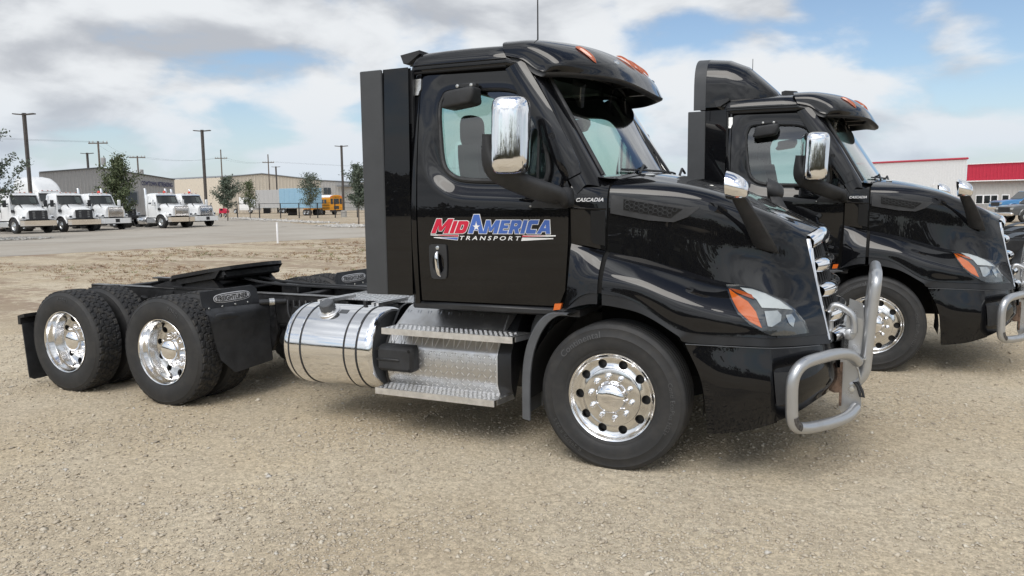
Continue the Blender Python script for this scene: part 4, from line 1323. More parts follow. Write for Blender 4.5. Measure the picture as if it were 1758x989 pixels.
    topc = MB().grid([[(1.128 + 0.072 * (1 - (y / .56) ** 2) + dx, y, 1.545 + 0.045 * (1 - (y / .56) ** 2) + dz) for dx, dz in ((-0.02, 0.005), (0.025, -0.005), (0.055, -0.04), (0.05, -0.085), (0.0, -0.09))] for y in np.linspace(-0.556, 0.556, 25)])
    sm2 = MB(); sm2.join(sm); sm2.join(sm.mirror()); sm2.join(topc)
    obj("grille_surround", sm2, "chrome", gr, 60)
    for z0 in (1.340, 1.175, 1.010, 0.875):
        rows = []
        for y in np.linspace(-0.53, 0.53, 33):
            e = 1 - (abs(y) / 0.53) ** 6
            wing = 0.030 * math.exp(-((abs(y) - 0.32) / 0.22) ** 2)
            xx = gx(y, z0) - 0.02
            hh = 0.036 + 0.45 * wing
            rows.append([(xx - 0.045 + (0.045 + 0.028 + wing) * math.cos(a) ** 0.8, y, z0 + hh * math.sin(a) * (1.35 if a < 0 else 1.0)) for a in np.linspace(-1.55, 1.55, 15)])
        obj("grille_bar", MB().grid(rows), "chrome", gr, 70)
    for y in np.linspace(-0.46, 0.46, 15):
        v = MB().tube([(gx(y, z) - 0.03, y, z) for z in np.linspace(1.47, 0.83, 8)], 0.007, 6)
        obj("grille_mesh_bar", v, "satin_black", gr)
    em = MB()
    rows = []
    for k in range(7):
        q = k / 6
        r = math.cos(q * math.pi / 2)
        rows.append([(1.232 + 0.018 * math.sin(q * math.pi / 2) + 0.028 * 0, 0.115 * r * math.cos(a), 1.515 + 0.050 * r * math.sin(a)) for a in np.linspace(0, 2 * math.pi, 24, endpoint=False)])
    em.grid(rows, cv=True)
    obj("grille_emblem", em, "badge_silver", gr, 60)
    # bumper: side skirts and a front piece
    T = [(0.488, 1.176, 0.880), (0.66, 1.140, 0.876), (0.84, 1.092, 0.870), (0.965, 1.038, 0.864), (1.02, 0.998, 0.861), (1.12, 0.900, 0.856), (1.235, 0.740, 0.848), (1.315, 0.560, 0.840), (1.36, 0.30, 0.835), (1.375, 0.0, 0.835)]
    Tm = [(0.592, 1.172, 0.640), (0.70, 1.158, 0.635), (0.84, 1.126, 0.630), (0.985, 1.072, 0.625), (1.055, 1.030, 0.622), (1.165, 0.925, 0.620), (1.275, 0.760, 0.620), (1.350, 0.575, 0.620), (1.392, 0.30, 0.620), (1.405, 0.0, 0.620)]
    B = [(0.628, 1.150, 0.315), (0.72, 1.140, 0.325), (0.86, 1.105, 0.348), (1.01, 1.040, 0.395), (1.07, 1.000, 0.415), (1.165, 0.900, 0.455), (1.255, 0.745, 0.498), (1.318, 0.565, 0.515), (1.355, 0.30, 0.510), (1.37, 0.0, 0.510)]
    U = net([neg(g) for g in (T, Tm, B)], 73, 25)
    iu = [k for k in range(73) if U[k][0][0] <= 0.985][-1]
    side = [r + [tuple(np.array(r[-1]) + np.array([0, 0.05, 0.0]))] for r in U[:iu + 1]]
    side = [[tuple(np.array(r[0]) + np.array([0, 0.06, 0.0]))] + [tuple(p) for p in r] for r in side]
    side.insert(0, [tuple(np.array(p) + np.array([0.0, 0.05, 0])) for p in side[0]])
    both("bumper_side", MB().grid(side), "black_paint", root, 40)
    front = [[tuple(np.array(r[0]) + np.array([-0.06, 0.03, 0.0]))] + [tuple(np.array(p) + np.array([-0.012, 0.008, 0])) for p in r] + [tuple(np.array(r[-1]) + np.array([-0.08, 0.03, 0.0]))] for r in U[iu:]]
    fm = MB().grid(front); fm2 = MB(); fm2.join(fm); fm2.join(fm.mirror())
    bf = obj("bumper_front", fm2, "black_paint", root, 50)
    tr = [tuple(np.array(U[k][0]) + np.array([0, -0.006, 0.004])) for k in range(0, 50)]
    both("bumper_trim", MB().tube(tr, 0.0032, 6), "fender_grey", root)
    # recessed lamp pocket at the bumper corner
    for s in (0, 1):
        rows = []
        for k in range(iu + 1, iu + 12):
            r = U[k]
            rows.append([tuple(np.array(r[j]) + np.array([0.001, -0.004, 0])) for j in range(7, 19)])
        m = MB().grid(rows)
        obj("fog_lamp_pocket", m.mirror() if s else m, "matte_black", bf, 50)
    br = MB().box(1.36, 1.42, -0.42, 0.42, 0.60, 0.86, 0.01)
    obj("tow_panel", br, "satin_black", root)
    wl = MB().grid([[(x, y, z) for x, z in [(0.0 + 0.60 * math.cos(a), 0.50 + 0.60 * math.sin(a)) for a in np.linspace(R(-8), R(188), 22)]] for y in (-1.15, -0.62)])
    both("wheel_well", wl, "gap_black", root, 60)
    eng = MB().box(-0.25, 1.10, -0.60, 0.60, 0.55, 1.45)
    obj("engine_bay", eng, "gap_black", root)
    # hood mirrors: blade arm with a bright domed head
    arm = MB()
    P = [((0.915, 0.800, 1.455), 0.078), ((0.895, 0.862, 1.520), 0.076), ((0.865, 0.925, 1.600), 0.070), ((0.825, 0.985, 1.690), 0.064), ((0.778, 1.030, 1.780), 0.056), ((0.742, 1.062, 1.855), 0.046), ((0.716, 1.078, 1.925), 0.028)]
    Pc = catmull([p for p, _ in P], 24); Wc = catmull([(w_, 0, 0) for _, w_ in P], 24)
    rows = []
    for p, w_ in zip(Pc, Wc):
        hw = w_[0]
        rows.append([(p[0] + hw * c, -p[1] - 0.02 * s_ , p[2] - 0.25 * hw * c) for c, s_ in ((-1, 0), (-.8, .8), (0, 1.15), (.8, .8), (1, 0), (.8, -.8), (0, -1), (-.8, -.8))])
    arm.grid(rows, cv=True)
    arm.f.append(tuple(range(8))); arm.f.append(tuple(range(23 * 8, 24 * 8)))
    dome = MB()
    rows = []
    for k in range(13):
        q = k / 12
        a = q * math.pi / 2
        ca = max(0.0, math.cos(a)) ** 0.62
        rows.append([(0.705 + 0.128 * math.sin(a), -1.085 + 0.095 * ca * math.cos(b), 1.872 + 0.085 * ca * math.sin(b) - 0.035 * math.sin(a)) for b in np.linspace(0, 2 * math.pi, 28, endpoint=False)])
    dome.grid(rows, cv=True)
    dome.f.append(tuple(range(28)))
    for s in (0, 1):
        f = (lambda m: m.mirror()) if s else (lambda m: m)
        hm_ = obj("hood_mirror_arm", f(arm), "matte_black", root, 50)
        obj("hood_mirror_head", f(dome), "mirror_chrome", hm_, 60)


def build_guard(root):
    """aluminium tube guard on the front: side loops wrapping the corner, hinged upright hoop, pivot plates"""
    r = 0.0365
    g = bpy.data.objects.new("front_guard", None)
    hoop = []
    def rnd(pts, n=60): return catmull(pts, n)
    # hoop: up, over and down
    hp = rnd([(1.435, -0.44, 0.545), (1.475, -0.44, 0.575), (1.512, -0.44, 0.640), (1.520, -0.44, 0.72), (1.537, -0.44, 1.00), (1.553, -0.44, 1.18), (1.558, -0.425, 1.245), (1.560, -0.37, 1.280), (1.561, -0.28, 1.285), (1.561, 0.0, 1.285),
              (1.561, 0.28, 1.285), (1.560, 0.37, 1.280), (1.558, 0.425, 1.245), (1.553, 0.44, 1.18), (1.537, 0.44, 1.00), (1.520, 0.44, 0.72), (1.512, 0.44, 0.640), (1.475, 0.44, 0.575), (1.435, 0.44, 0.545)], 90)
    main = obj("guard_hoop", MB().tube(hp, r, 16), "bar_silver", root, 60)
    # side loop
    lp = rnd([(1.470, -0.50, 0.715), (1.425, -0.60, 0.775), (1.36, -0.74, 0.805), (1.27, -0.93, 0.812), (1.185, -1.075, 0.800), (1.140, -1.135, 0.755), (1.122, -1.155, 0.68), (1.122, -1.155, 0.56), (1.128, -1.150, 0.465), (1.150, -1.125, 0.415),
              (1.20, -1.05, 0.392), (1.30, -0.88, 0.378), (1.38, -0.72, 0.372), (1.432, -0.60, 0.378), (1.468, -0.50, 0.405)], 80)
    for s in (0, 1):
        f = (lambda m: m.mirror()) if s else (lambda m: m)
        lo = obj("guard_side_loop", f(MB().tube(lp, r, 16)), "bar_silver", root, 60)
        sc = MB().tube([tuple(np.array(p) + np.array([0.0, -0.0015, 0])) for p in lp[44:53]], 0.0380, 16, caps=False)
        # scuffed corner where the paint is scraped off: partial wrap
        sc2 = MB(); keep = [q for k, q in enumerate(sc.f) if (k % 16) in (2, 3, 4, 5, 6)]
        sc2.add(sc.v, keep)
        if not s: obj("scraped_corner", sc2, "scrape_dark", lo, 60)
        pl = MB().prism([(1.365, -0.47, 0.735), (1.395, -0.47, 0.755), (1.455, -0.47, 0.690), (1.495, -0.47, 0.62), (1.502, -0.47, 0.42), (1.485, -0.47, 0.36), (1.385, -0.47, 0.345), (1.365, -0.47, 0.40)], (0, 0.012, 0))
        obj("pivot_plate", f(pl), "bar_silver", root, 20)
        pl2 = MB().prism([(1.395, -0.42, 1.02), (1.490, -0.42, 0.985), (1.505, -0.42, 0.80), (1.470, -0.42, 0.66), (1.375, -0.42, 0.68)], (0, 0.012, 0))
        obj("hinge_plate", f(pl2), "bar_silver", root, 20)
        hk = MB().tube(rnd([(1.300, -0.46, 0.83), (1.292, -0.46, 1.02), (1.315, -0.46, 1.075), (1.375, -0.46, 1.058), (1.425, -0.46, 1.015), (1.440, -0.46, 0.95), (1.440, -0.46, 0.90)], 30), 0.022, 12)
        if not s: obj("inner_bar", hk, "bar_silver", root, 60)
        bt = MB().lathe([(0.036, 0.0), (0.036, 0.02), (0.028, 0.026), (0.0, 0.027)], 20, c=(1.415, -0.432, 0.885))
        obj("pivot_bolt", f(bt), "bar_silver", root)
        obj("pin", f(MB().tube([(1.30, -0.475, 0.752), (1.40, -0.475, 0.742), (1.43, -0.475, 0.738)], 0.012, 8)), "rusty_steel", root)
        obj("spring_clip", f(MB().tube([(1.520, -0.50, 0.735), (1.47, -0.50, 0.73), (1.455, -0.50, 0.70), (1.475, -0.50, 0.665), (1.49, -0.50, 0.60)], 0.006, 6)), "zinc", root)
        mt = MB().prism([(1.225, -0.50, 0.66), (1.375, -0.50, 0.665), (1.375, -0.50, 0.50), (1.335, -0.50, 0.495), (1.27, -0.50, 0.52)], (0, 0.02, 0))
        obj("mount_bracket", f(mt), "rusty_steel", root, 20)
        obj("mount_edge", f(MB().box(1.366, 1.382, -0.505, -0.44, 0.41, 0.70)), "rusty_steel", root)
        obj("plate_bolt", f(MB().lathe([(0.019, 0), (0.017, 0.016), (0, 0.018)], 12, c=(1.442, -0.47, 0.525))), "zinc", root)
        st = MB().tube([(1.452, -0.485, 0.575), (1.475, -0.489, 0.55), (1.495, -0.489, 0.485), (1.515, -0.487, 0.478), (1.505, -0.487, 0.52), (1.478, -0.486, 0.575)], 0.010, 6, closed=True)
        obj("latch_strap", f(st), "matte_black", root)
    cross = MB().tube([(1.43, -0.46, 0.50), (1.43, 0.46, 0.50)], 0.04, 12)
    obj("guard_cross_tube", cross, "bar_silver", root)
    bpy.data.objects.remove(g)
# ------------------------------------------------------------------ frame, axles, tank, steps, flaps, fifth wheel
def build_chassis(root, wheels):
    AXH = 0.487
    W1, W2, IN = wheels
    XM, XR = -4.1555, -5.4755
    # rails
    rail = MB().box(-6.10, 0.95, -0.430, -0.418, 0.665, 0.945)
    rail.box(-6.10, 0.95, -0.430, -0.345, 0.932, 0.9455)
    rail.box(-6.10, 0.95, -0.430, -0.345, 0.665, 0.678)
    both("frame_rail", rail, "frame_black", root, 0)
    both("rail_flange", MB().box(-6.10, -1.2, -0.432, -0.343, 0.9458, 0.9492), "rail_dust_sheen", root, 0)  # thin pale sheet over the flange, carrying the dust and painted sky reflection
    for x in (-6.05, -5.05, -4.55, -3.55, -2.75, -2.0, -1.2):
        obj("crossmember", MB().box(x - 0.05, x + 0.05, -0.418, 0.418, 0.70, 0.90, 0.01), "frame_black", root)
    # rail bolts, hangers and spring gear seen beside the tank
    for x in (-5.9, -5.1, -4.75, -3.55, -3.35, -3.18, -3.05):
        for z in (0.75, 0.86):
            both("rail_bolt", MB().lathe([(0.016, 0), (0.014, 0.014), (0, 0.016)], 8, c=(x, -0.430, z)), "frame_black", root)
    for xa in (XM, XR):
        obj("axle", MB().tube([(xa, -0.95, AXH), (xa, 0.95, AXH)], 0.075, 16), "frame_black", root)
        df = MB().lathe([(0.05, -0.26), (0.16, -0.24), (0.22, -0.12), (0.23, 0.0), (0.22, 0.1), (0.14, 0.22), (0.06, 0.26)], 24, c=(xa, 0, AXH + 0.02), axis='y')
        obj("differential", df, "frame_black", root, 60)
        for sy in (-1, 1):
            ab = MB().lathe([(0.10, 0.0), (0.135, 0.03), (0.135, 0.10), (0.11, 0.13), (0.135, 0.16), (0.135, 0.20), (0.10, 0.23)], 20, c=(xa - 0.33, sy * 0.38, 0.52), axis='z')
            obj("air_spring", ab, "flap_rubber", root, 60)
            tb = MB().prism([(xa + 0.52, sy * 0.44, 0.92), (xa + 0.62, sy * 0.44, 0.92), (xa + 0.66, sy * 0.44, 0.60), (xa + 0.58, sy * 0.44, 0.40), (xa + 0.50, sy * 0.44, 0.46)], (0, -sy * 0.03, 0))
            obj("spring_hanger", tb, "frame_black", root, 20)
            obj("trailing_arm", MB().tube([(xa + 0.56, sy * 0.46, 0.46), (xa, sy * 0.46, 0.40), (xa - 0.40, sy * 0.40, 0.50)], 0.045, 8), "frame_black", root)
            obj("shock_absorber", MB().tube([(xa + 0.30, sy * 0.52, 0.86), (xa + 0.12, sy * 0.56, 0.42)], 0.035, 10), "frame_black", root)
            bc = MB().lathe([(0.0, -0.09), (0.07, -0.08), (0.085, -0.02), (0.085, 0.02), (0.07, 0.08), (0.0, 0.09)], 18, c=(xa + 0.30, sy * 0.36, 0.50), axis='x')
            obj("brake_chamber", bc, "frame_black", root, 60)
    obj("drive_shaft", MB().tube([(-0.6, 0, 0.62), (XM + 0.2, 0, 0.55)], 0.055, 14), "frame_black", root)
    obj("drive_shaft", MB().tube([(XM - 0.2, 0, 0.52), (XR + 0.2, 0, 0.52)], 0.05, 14), "frame_black", root)
    obj("gearbox", MB().box(-1.25, -0.25, -0.26, 0.26, 0.42, 0.90, 0.06), "frame_black", root)
    obj("front_axle", MB().tube([(0, -0.95, AXH - 0.06), (0, -0.6, 0.40), (0, 0.6, 0.40), (0, 0.95, AXH - 0.06)], 0.06, 10), "frame_black", root)
    for sy in (-1, 1):
        obj("leaf_spring", MB().tube([(-0.75, sy * 0.43, 0.60), (0, sy * 0.43, 0.50), (0.80, sy * 0.43, 0.62)], 0.04, 6), "frame_black", root)
    # shock hanger and air tank pieces visible ahead of the drive tyres
    sb = MB().prism([(-3.20, -0.56, 0.86), (-3.08, -0.56, 0.84), (-3.05, -0.56, 0.74), (-3.14, -0.56, 0.52), (-3.24, -0.56, 0.50), (-3.26, -0.56, 0.66)], (0, 0.05, 0))
    both("suspension_bracket", sb, "satin_black", root, 20)
    both("air_tank", MB().lathe([(0.0, -0.02), (0.08, 0.0), (0.105, 0.04), (0.105, 0.42), (0.08, 0.46), (0.0, 0.48)], 20, c=(-3.55, -0.30, 0.52), axis='x'), "frame_black", root, 60)
    both("flap_stay", MB().tube([(-3.40, -0.42, 0.885), (-3.56, -0.60, 0.885)], 0.026, 10), "satin_black", root)
    both("stay_collar", MB().tube([(-3.47, -0.50, 0.885), (-3.50, -0.535, 0.885)], 0.034, 10), "zinc", root)
    rng = random.Random(4)
    for k in range(9):
        x0 = -3.35 + 0.07 * k
        hs = MB().tube(catmull([(x0, -0.45, 0.90), (x0 + 0.05, -0.50, 0.80 - 0.1 * rng.random()), (x0 + 0.12, -0.48, 0.62), (x0 + 0.05 + 0.1 * rng.random(), -0.40, 0.52)], 12), 0.012, 6)
        obj("air_hose", hs, "frame_black", root)
    # wheels
    W1.location = (0, -1.040, AXH)
    inst_rot = (0, 0, math.pi)
    def put(w, loc, flip, ang=0.0):
        c = copy_tree(w, root); c.location = loc
        c.rotation_euler = (0, ang, math.pi if flip else 0)
        return c
    put(W1, (0, 1.040, AXH), True)
    W2.location = (XM, -1.070, AXH); W2.rotation_euler = (0, R(14), 0)
    put(W2, (XR, -1.070, AXH), False, R(-8)); put(W2, (XM, 1.070, AXH), True); put(W2, (XR, 1.070, AXH), True, 0.4)
    IN.location = (XM, -0.705, AXH)
    put(IN, (XR, -0.705, AXH), False, 0.3); put(IN, (XM, 0.705, AXH), False, 0.5); put(IN, (XR, 0.705, AXH), False, 0.7)
    # fuel tank with straps, cap and end dish
    cy, cz, rr = -0.885, 0.632, 0.330
    prof = [(0.0, -2.79), (0.20, -2.785), (0.285, -2.772), (0.315, -2.752), (0.328, -2.725), (0.330, -2.70), (0.330, -2.40), (0.330, -1.955), (0.327, -1.925), (0.315, -1.897), (0.300, -1.890), (0.292, -1.902), (0.20, -1.915), (0.0, -1.92)]
    for s in (0, 1):
        f = (lambda m: m.mirror()) if s else (lambda m: m)
        tk = obj("fuel_tank", f(MB().lathe(prof, 80, c=(0, cy, cz), axis='x')), "polished_aluminium", root, 50)
        obj("tank_end", f(MB().lathe([(0.296, -1.898), (0.20, -1.905), (0.0, -1.91)], 48, c=(0, cy, cz), axis='x').move(0.004)), "fender_grey", tk, 60)
        for x in (-2.625, -2.080):
            obj("tank_strap", f(MB().lathe([(0.331, x - 0.050), (0.3335, x - 0.047), (0.3335, x + 0.047), (0.331, x + 0.050)], 80, c=(0, cy, cz), axis='x')), "polished_aluminium", tk, 30)
            for dx in (-0.058, 0.058):
                obj("strap_rubber", f(MB().lathe([(0.3305, x + dx - 0.010), (0.3345, x + dx - 0.006), (0.3345, x + dx + 0.006), (0.3305, x + dx + 0.010)], 80, c=(0, cy, cz), axis='x')), "matte_black", tk, 60)
            lg = MB().box(x - 0.035, x - 0.012, cy + 0.02, -0.430, 0.955, 0.985); lg.box(x + 0.012, x + 0.035, cy + 0.02, -0.430, 0.955, 0.985)
            obj("tank_bracket", f(lg), "brushed_aluminium", tk)
            bb = MB().box(x - 0.04, x + 0.04, -0.56, -0.43, 0.70, 0.94, 0.01)
            obj("tank_bracket", f(bb), "frame_black", tk)
        M = Matrix.Translation((-2.405, -1.035, 0.925)) @ Matrix.Rotation(R(27), 4, 'X')
        cap = MB().lathe([(0.092, -0.012), (0.092, 0.006), (0.085, 0.010), (0.062, 0.012), (0.058, 0.022)], 32, axis='z').xf(M)
        obj("filler_neck", f(cap), "brushed_aluminium", tk, 40)
        cp = MB()
        n_ = 32
        rows = [[((0.058 + (0.004 if i % 4 < 2 else 0)) * math.cos(2 * math.pi * i / n_), (0.058 + (0.004 if i % 4 < 2 else 0)) * math.sin(2 * math.pi * i / n_), z) for i in range(n_)] for z in (0.018, 0.075)]
        cp.grid(rows, cv=True)
        cp.lathe([(0.060, 0.075), (0.054, 0.083), (0.02, 0.087), (0.0, 0.087)], 32, axis='z')
        obj("filler_cap", f(cp.xf(M)), "fender_grey", tk, 30)
        pl = MB().grid([[(x, cy - 0.3325 * math.sin(a), cz + 0.3325 * math.cos(a)) for a in np.linspace(R(22), R(30), 5)] for x in (-2.30, -2.22)])
        obj("tank_label", f(pl), "fender_grey", tk)
        obj("tank_fitting", f(MB().tube([(-2.16, -0.88, 0.955), (-2.16, -0.88, 1.0)], 0.018, 8)), "frame_black", tk)
    # tool box with step treads: tread-plate skin
    sec = [(-0.70, 0.975), (-0.76, 0.980), (-0.815, 0.968), (-0.860, 0.945), (-0.985, 0.800), (-1.03, 0.735), (-1.055, 0.700), (-1.065, 0.680), (-1.065, 0.480), (-1.055, 0.440), (-1.03, 0.395), (-1.01, 0.360), (-1.0, 0.345)]
    for s in (0, 1):
        f = (lambda m: m.mirror()) if s else (lambda m: m)
        bx_ = MB().grid([[(x + (0.055 if z > 0.94 else 0.0) * (1 if x < -1.3 else 1), y, z) for y, z in sec] for x in np.linspace(-1.835, -0.885, 9)])
        tb = obj("step_box", f(bx_), "tread_plate", root, 30)
        for x0, x1 in ((-0.888, -0.800), (-1.84, -1.86)):
            end = MB()
            end.grid([[(x, y + (0.05 if x > -0.85 else 0), z) for y, z in sec] for x in (x0, x1)])
            end.add([(x1, y + (0.05 if x1 > -0.85 else 0), z) for y, z in sec], [tuple(range(len(sec)))])
            obj("box_end", f(end), "satin_black", tb, 30)
        lipm = MB().tube([(-0.888, y - 0.003, z) for y, z in sec[3:]], 0.006, 6)
        obj("box_edge", f(lipm), "brushed_aluminium", tb)
        for nm, x0, x1, zt, zb, yf, yb, xb0, xb1 in (("upper", -1.783, -0.697, 0.852, 0.808, -1.205, -0.975, -1.765, -0.640), ("lower", -1.857, -0.845, 0.388, 0.342, -1.205, -1.005, -1.86, -0.805)):
            stp = MB()
            P = [(x0, yf), (x1, yf), (xb1, yb), (xb0, yb)]
            stp.add([(x, y, zt) for x, y in P], [(0, 1, 2, 3)])
            st = obj("step_tread", f(stp), "step_plate", tb, 0)
            nz = MB().box(x0, x1, yf - 0.004, yf + 0.004, zb, zt + 0.002)
            nz.prism([(x1 + 0.004, yf + 0.03, zt - 0.004), (xb1, yb + 0.05, zt - 0.004), (xb1, yb + 0.05, zb + 0.005), (x1 + 0.004, yf + 0.03, zb + 0.005)], (0.004, 0, 0))
            obj("step_nosing", f(nz), "brushed_aluminium", tb, 20)
            # raised grip tabs along the tread: real little ridges
            gp = MB()
            n_ = 26
            for r_ in range(5):
                for i in range(n_):
                    x = x0 + 0.02 + (x1 - x0 - 0.05) * (i + (0.5 if r_ % 2 else 0)) / n_
                    y = yf + 0.028 + r_ * 0.035
                    gp.prism([(x, y, zt), (x + 0.020, y + 0.003, zt), (x + 0.020, y + 0.012, zt), (x, y + 0.009, zt)], (0.0, 0, 0.0022))
            tag(obj("step_grip", f(gp), "brushed_aluminium", tb, 0), kind="stuff")
            for x in (x0 + 0.28, x1 - 0.3):
                obj("step_stay", f(MB().box(x - 0.012, x + 0.012, -1.17, -1.0, zb - 0.012, zb, 0.003)), "brushed_aluminium", tb)
        # moulded battery cover clipped over the joint between tank and box
        cv = MB().box(-1.872, -1.548, -1.165, -1.045, 0.512, 0.702, 0.024)
        for k, q in enumerate(cv.v):
            if q[2] > 0.68: cv.v[k] = (q[0], q[1] + 0.015, q[2] + (0.0 if -1.80 < q[0] < -1.6 else 0.008))
        co = obj("battery_cover", f(cv), "matte_black", tb, 40)
        obj("cover_ridge", f(MB().box(-1.868, -1.66, -1.172, -1.16, 0.592, 0.612, 0.005)), "satin_black", co)
        for x, z in ((-1.855, 0.685), (-1.575, 0.678), (-1.575, 0.530)):
            obj("cover_hole", f(MB().lathe([(0.013, 0.0), (0.0, 0.001)], 12, c=(x, -1.1665, z))), "gap_black", co)
        obj("warning_label", f(MB().box(-1.80, -1.64, -1.130, -1.075, 0.7025, 0.7045)), "label_paper", co)
    # exhaust pipe and inner shield behind the box
    obj("exhaust_pipe", MB().tube(catmull([(-0.66, -0.80, 0.60), (-0.66, -0.80, 0.80), (-0.62, -0.78, 0.93), (-0.50, -0.72, 1.02), (-0.35, -0.66, 1.06)], 20), 0.075, 16), "fender_grey", root, 60)
    obj("exhaust_canister", MB().lathe([(0.0, -1.80), (0.24, -1.80), (0.26, -1.77), (0.26, -0.83), (0.24, -0.80), (0.0, -0.80)], 28, c=(0, -0.62, 0.62), axis='x'), "frame_black", root, 50)
    # quarter fender behind the steer tyre
    qf = catmull([(-0.290, 1.030), (-0.345, 1.036), (-0.415, 1.030), (-0.480, 0.985), (-0.540, 0.900), (-0.585, 0.790), (-0.612, 0.660), (-0.622, 0.500), (-0.622, 0.285)], 30)
    rows = []
    for k, (x, z) in enumerate(qf):
        rows.append([(x + 0.052, -1.190, z - 0.012), (x + 0.050, -1.205, z - 0.010), (x, -1.208, z), (x - 0.010, -1.198, z + 0.006), (x - 0.010, -0.86, z + 0.006), (x + 0.005, -0.855, z)])
    both("quarter_fender", MB().grid(rows), "fender_grey", root, 30)
    # drive quarter fenders with the maker's oval
    for s in (0, 1):
        f = (lambda m: m.mirror()) if s else (lambda m: m)
        ol = [(-1.215, 0.865), (-1.19, 0.905), (-0.52, 0.872), (-0.50, 0.85), (-0.445, 0.330), (-0.46, 0.315), (-0.905, 0.292), (-1.055, 0.430), (-1.165, 0.72)]
        def fx(y, z): return -3.585 + 0.05 * sstep(0.5, 0.9, z) * (1 - sstep(0.84, 0.90, z)) + 0.03 * (y + 1.0)
        A = [(-3.585 + 0.0, y, z) for y, z in ol]
        m = MB()
        pts = fill_patch([(y, z) for y, z in ol], -0.82, 0.62, lambda y, z: 0.0, n=60, m=8)
        m.v = [(fx(p[0], p[2]), p[0], p[2]) for p in pts.v]; m.f = pts.f
        m2 = MB(); m2.add(m.v, m.f); m2.add([(x - 0.012, y, z) for x, y, z in m.v], [q[::-1] for q in m.f])
        qo = obj("drive_fender", f(m2), "flap_rubber", root, 50)
        rc = MB()
        for k in range(2): pass
        pr = MB().grid([[(-3.552 + 0.018 * math.cos(q), -0.97 + 0.17 * math.sin(q) * abs(math.cos(a)) ** 0.6 * (1 if math.cos(a) > 0 else -1), 0.822 + 0.030 * math.sin(q) * math.sin(a) - 0.01 * math.cos(a)) for a in np.linspace(0, 2 * math.pi, 28, endpoint=False)] for q in np.linspace(0.05, math.pi / 2, 8)], cv=True)
        obj("fender_rib", f(pr), "flap_rubber", qo, 60)
        top = [(-1.235, 0.925), (-1.225, 1.050), (-0.625, 1.050), (-0.575, 1.015), (-0.572, 0.880), (-1.19, 0.905)]
        tp = MB().prism([(-3.580 - 0.22 * max(0, z - 0.88), y, z) for y, z in top], (-0.012, 0, 0))
        obj("fender_top_flap", f(tp), "flap_rubber", qo, 20)
        ov = MB(); ovd = MB()
        rb = []
        for k in range(40):
            a = 2 * math.pi * k / 40
            c_, s_ = math.cos(a), math.sin(a)
            rb.append((-0.885 + 0.215 * abs(c_) ** 0.55 * (1 if c_ > 0 else -1), 0.973 + 0.042 * abs(s_) ** 0.75 * (1 if s_ > 0 else -1)))
        px = lambda y, z, o: (-3.580 - 0.22 * max(0, z - 0.88) + o, y, z)
        inn = [(-0.885 + (y + 0.885) * 0.965, 0.973 + (z - 0.973) * 0.84) for y, z in rb]
        ov.grid([[px(y, z, 0.004) for y, z in rb], [px(y, z, 0.006) for y, z in inn]], cv=True)
        obj("badge_rim", f(ov), "badge_silver", qo, 0)
        inn2 = [(-0.885 + (y + 0.885) * 0.93, 0.973 + (z - 0.973) * 0.68) for y, z in rb]
        ovd.add([px(y, z, 0.0062) for y, z in inn2], [tuple(range(40))])
        obj("badge_plate", f(ovd), "badge_silver", qo, 0)
        tx = fit(text_mesh("FREIGHTLINER", 1.0, shear=0.1, offset=0.02), 0, 0.355, 0.952, 0.994)
        # reads left to right from in front: outer side is on the left for the near fender
        tx.v = [px((-1.0625 + p[0]) if not s else (-1.0625 + 0.355 - p[0]), p[1], 0.009) for p in tx.v]
        obj("badge_letters", f(tx), "gap_black", qo, 0)
        for y in (-1.17, -1.02, -0.87, -0.72):
            obj("flap_screw", f(MB().lathe([(0.010, 0), (0.008, 0.006), (0, 0.007)], 8, c=(-3.578, y, 0.905), axis='x')), "zinc", qo)
    # rear mud flaps on their hangers
    fl = MB().prism([(-6.09, y, z) for y, z in ((-1.215, 0.63), (-0.62, 0.63), (-0.62, 0.10), (-0.66, 0.06), (-1.14, 0.055), (-1.185, 0.085))], (0.012, 0, 0))
    hg = MB().prism([(-6.10, -1.235, z) for z in (0.0,)] * 0 + [(-6.125, -1.225, 0.625), (-6.125, -1.225, 0.712), (-6.02, -1.225, 0.738), (-6.02, -1.225, 0.705), (-6.085, -1.225, 0.690), (-6.085, -1.225, 0.625)], (0, 0.80, 0))
    for s in (0, 1):
        f = (lambda m: m.mirror()) if s else (lambda m: m)
        a = obj("mud_flap", f(fl), "flap_rubber", root, 20)
        obj("flap_hanger", f(hg), "frame_black", a, 20)
    # deck plate behind the cab
    dk = MB().box(-2.78, -1.72, -0.56, 0.56, 0.952, 0.962)
    obj("deck_plate", dk, "step_plate", root, 0)
    gr = MB()
    for i in range(18):
        for j in range(15):
            x = -2.74 + i * 0.056; y = -0.52 + j * 0.072 + (0.036 if i % 2 else 0)
            gr.box(x, x + 0.012, y, y + 0.04, 0.962, 0.9655)
    tag(obj("deck_grip", gr, "brushed_aluminium", root, 0), kind="stuff")
    # fifth wheel: tilted plate with throat, ramps and pedestals
    fw = []
    out = [(-0.33, -0.47), (0.18, -0.47), (0.36, -0.36), (0.44, -0.18), (0.46, 0.0), (0.44, 0.18), (0.36, 0.36), (0.18, 0.47), (-0.33, 0.47), (-0.62, 0.30), (-0.60, 0.20), (-0.30, 0.06), (-0.05, 0.05), (-0.05, -0.05), (-0.30, -0.06), (-0.60, -0.20), (-0.62, -0.30)]
    M = Matrix.Translation((-4.50, 0, 1.135)) @ Matrix.Rotation(R(-9.0), 4, 'Y')
    pm = MB().prism([(x, y, (0.0 if x > -0.34 else (x + 0.34) * 0.32)) for x, y in out], (0, 0, -0.035)).xf(M)
    pl = obj("fifth_wheel_plate", pm, "frame_black", root, 30)
    sk = MB()
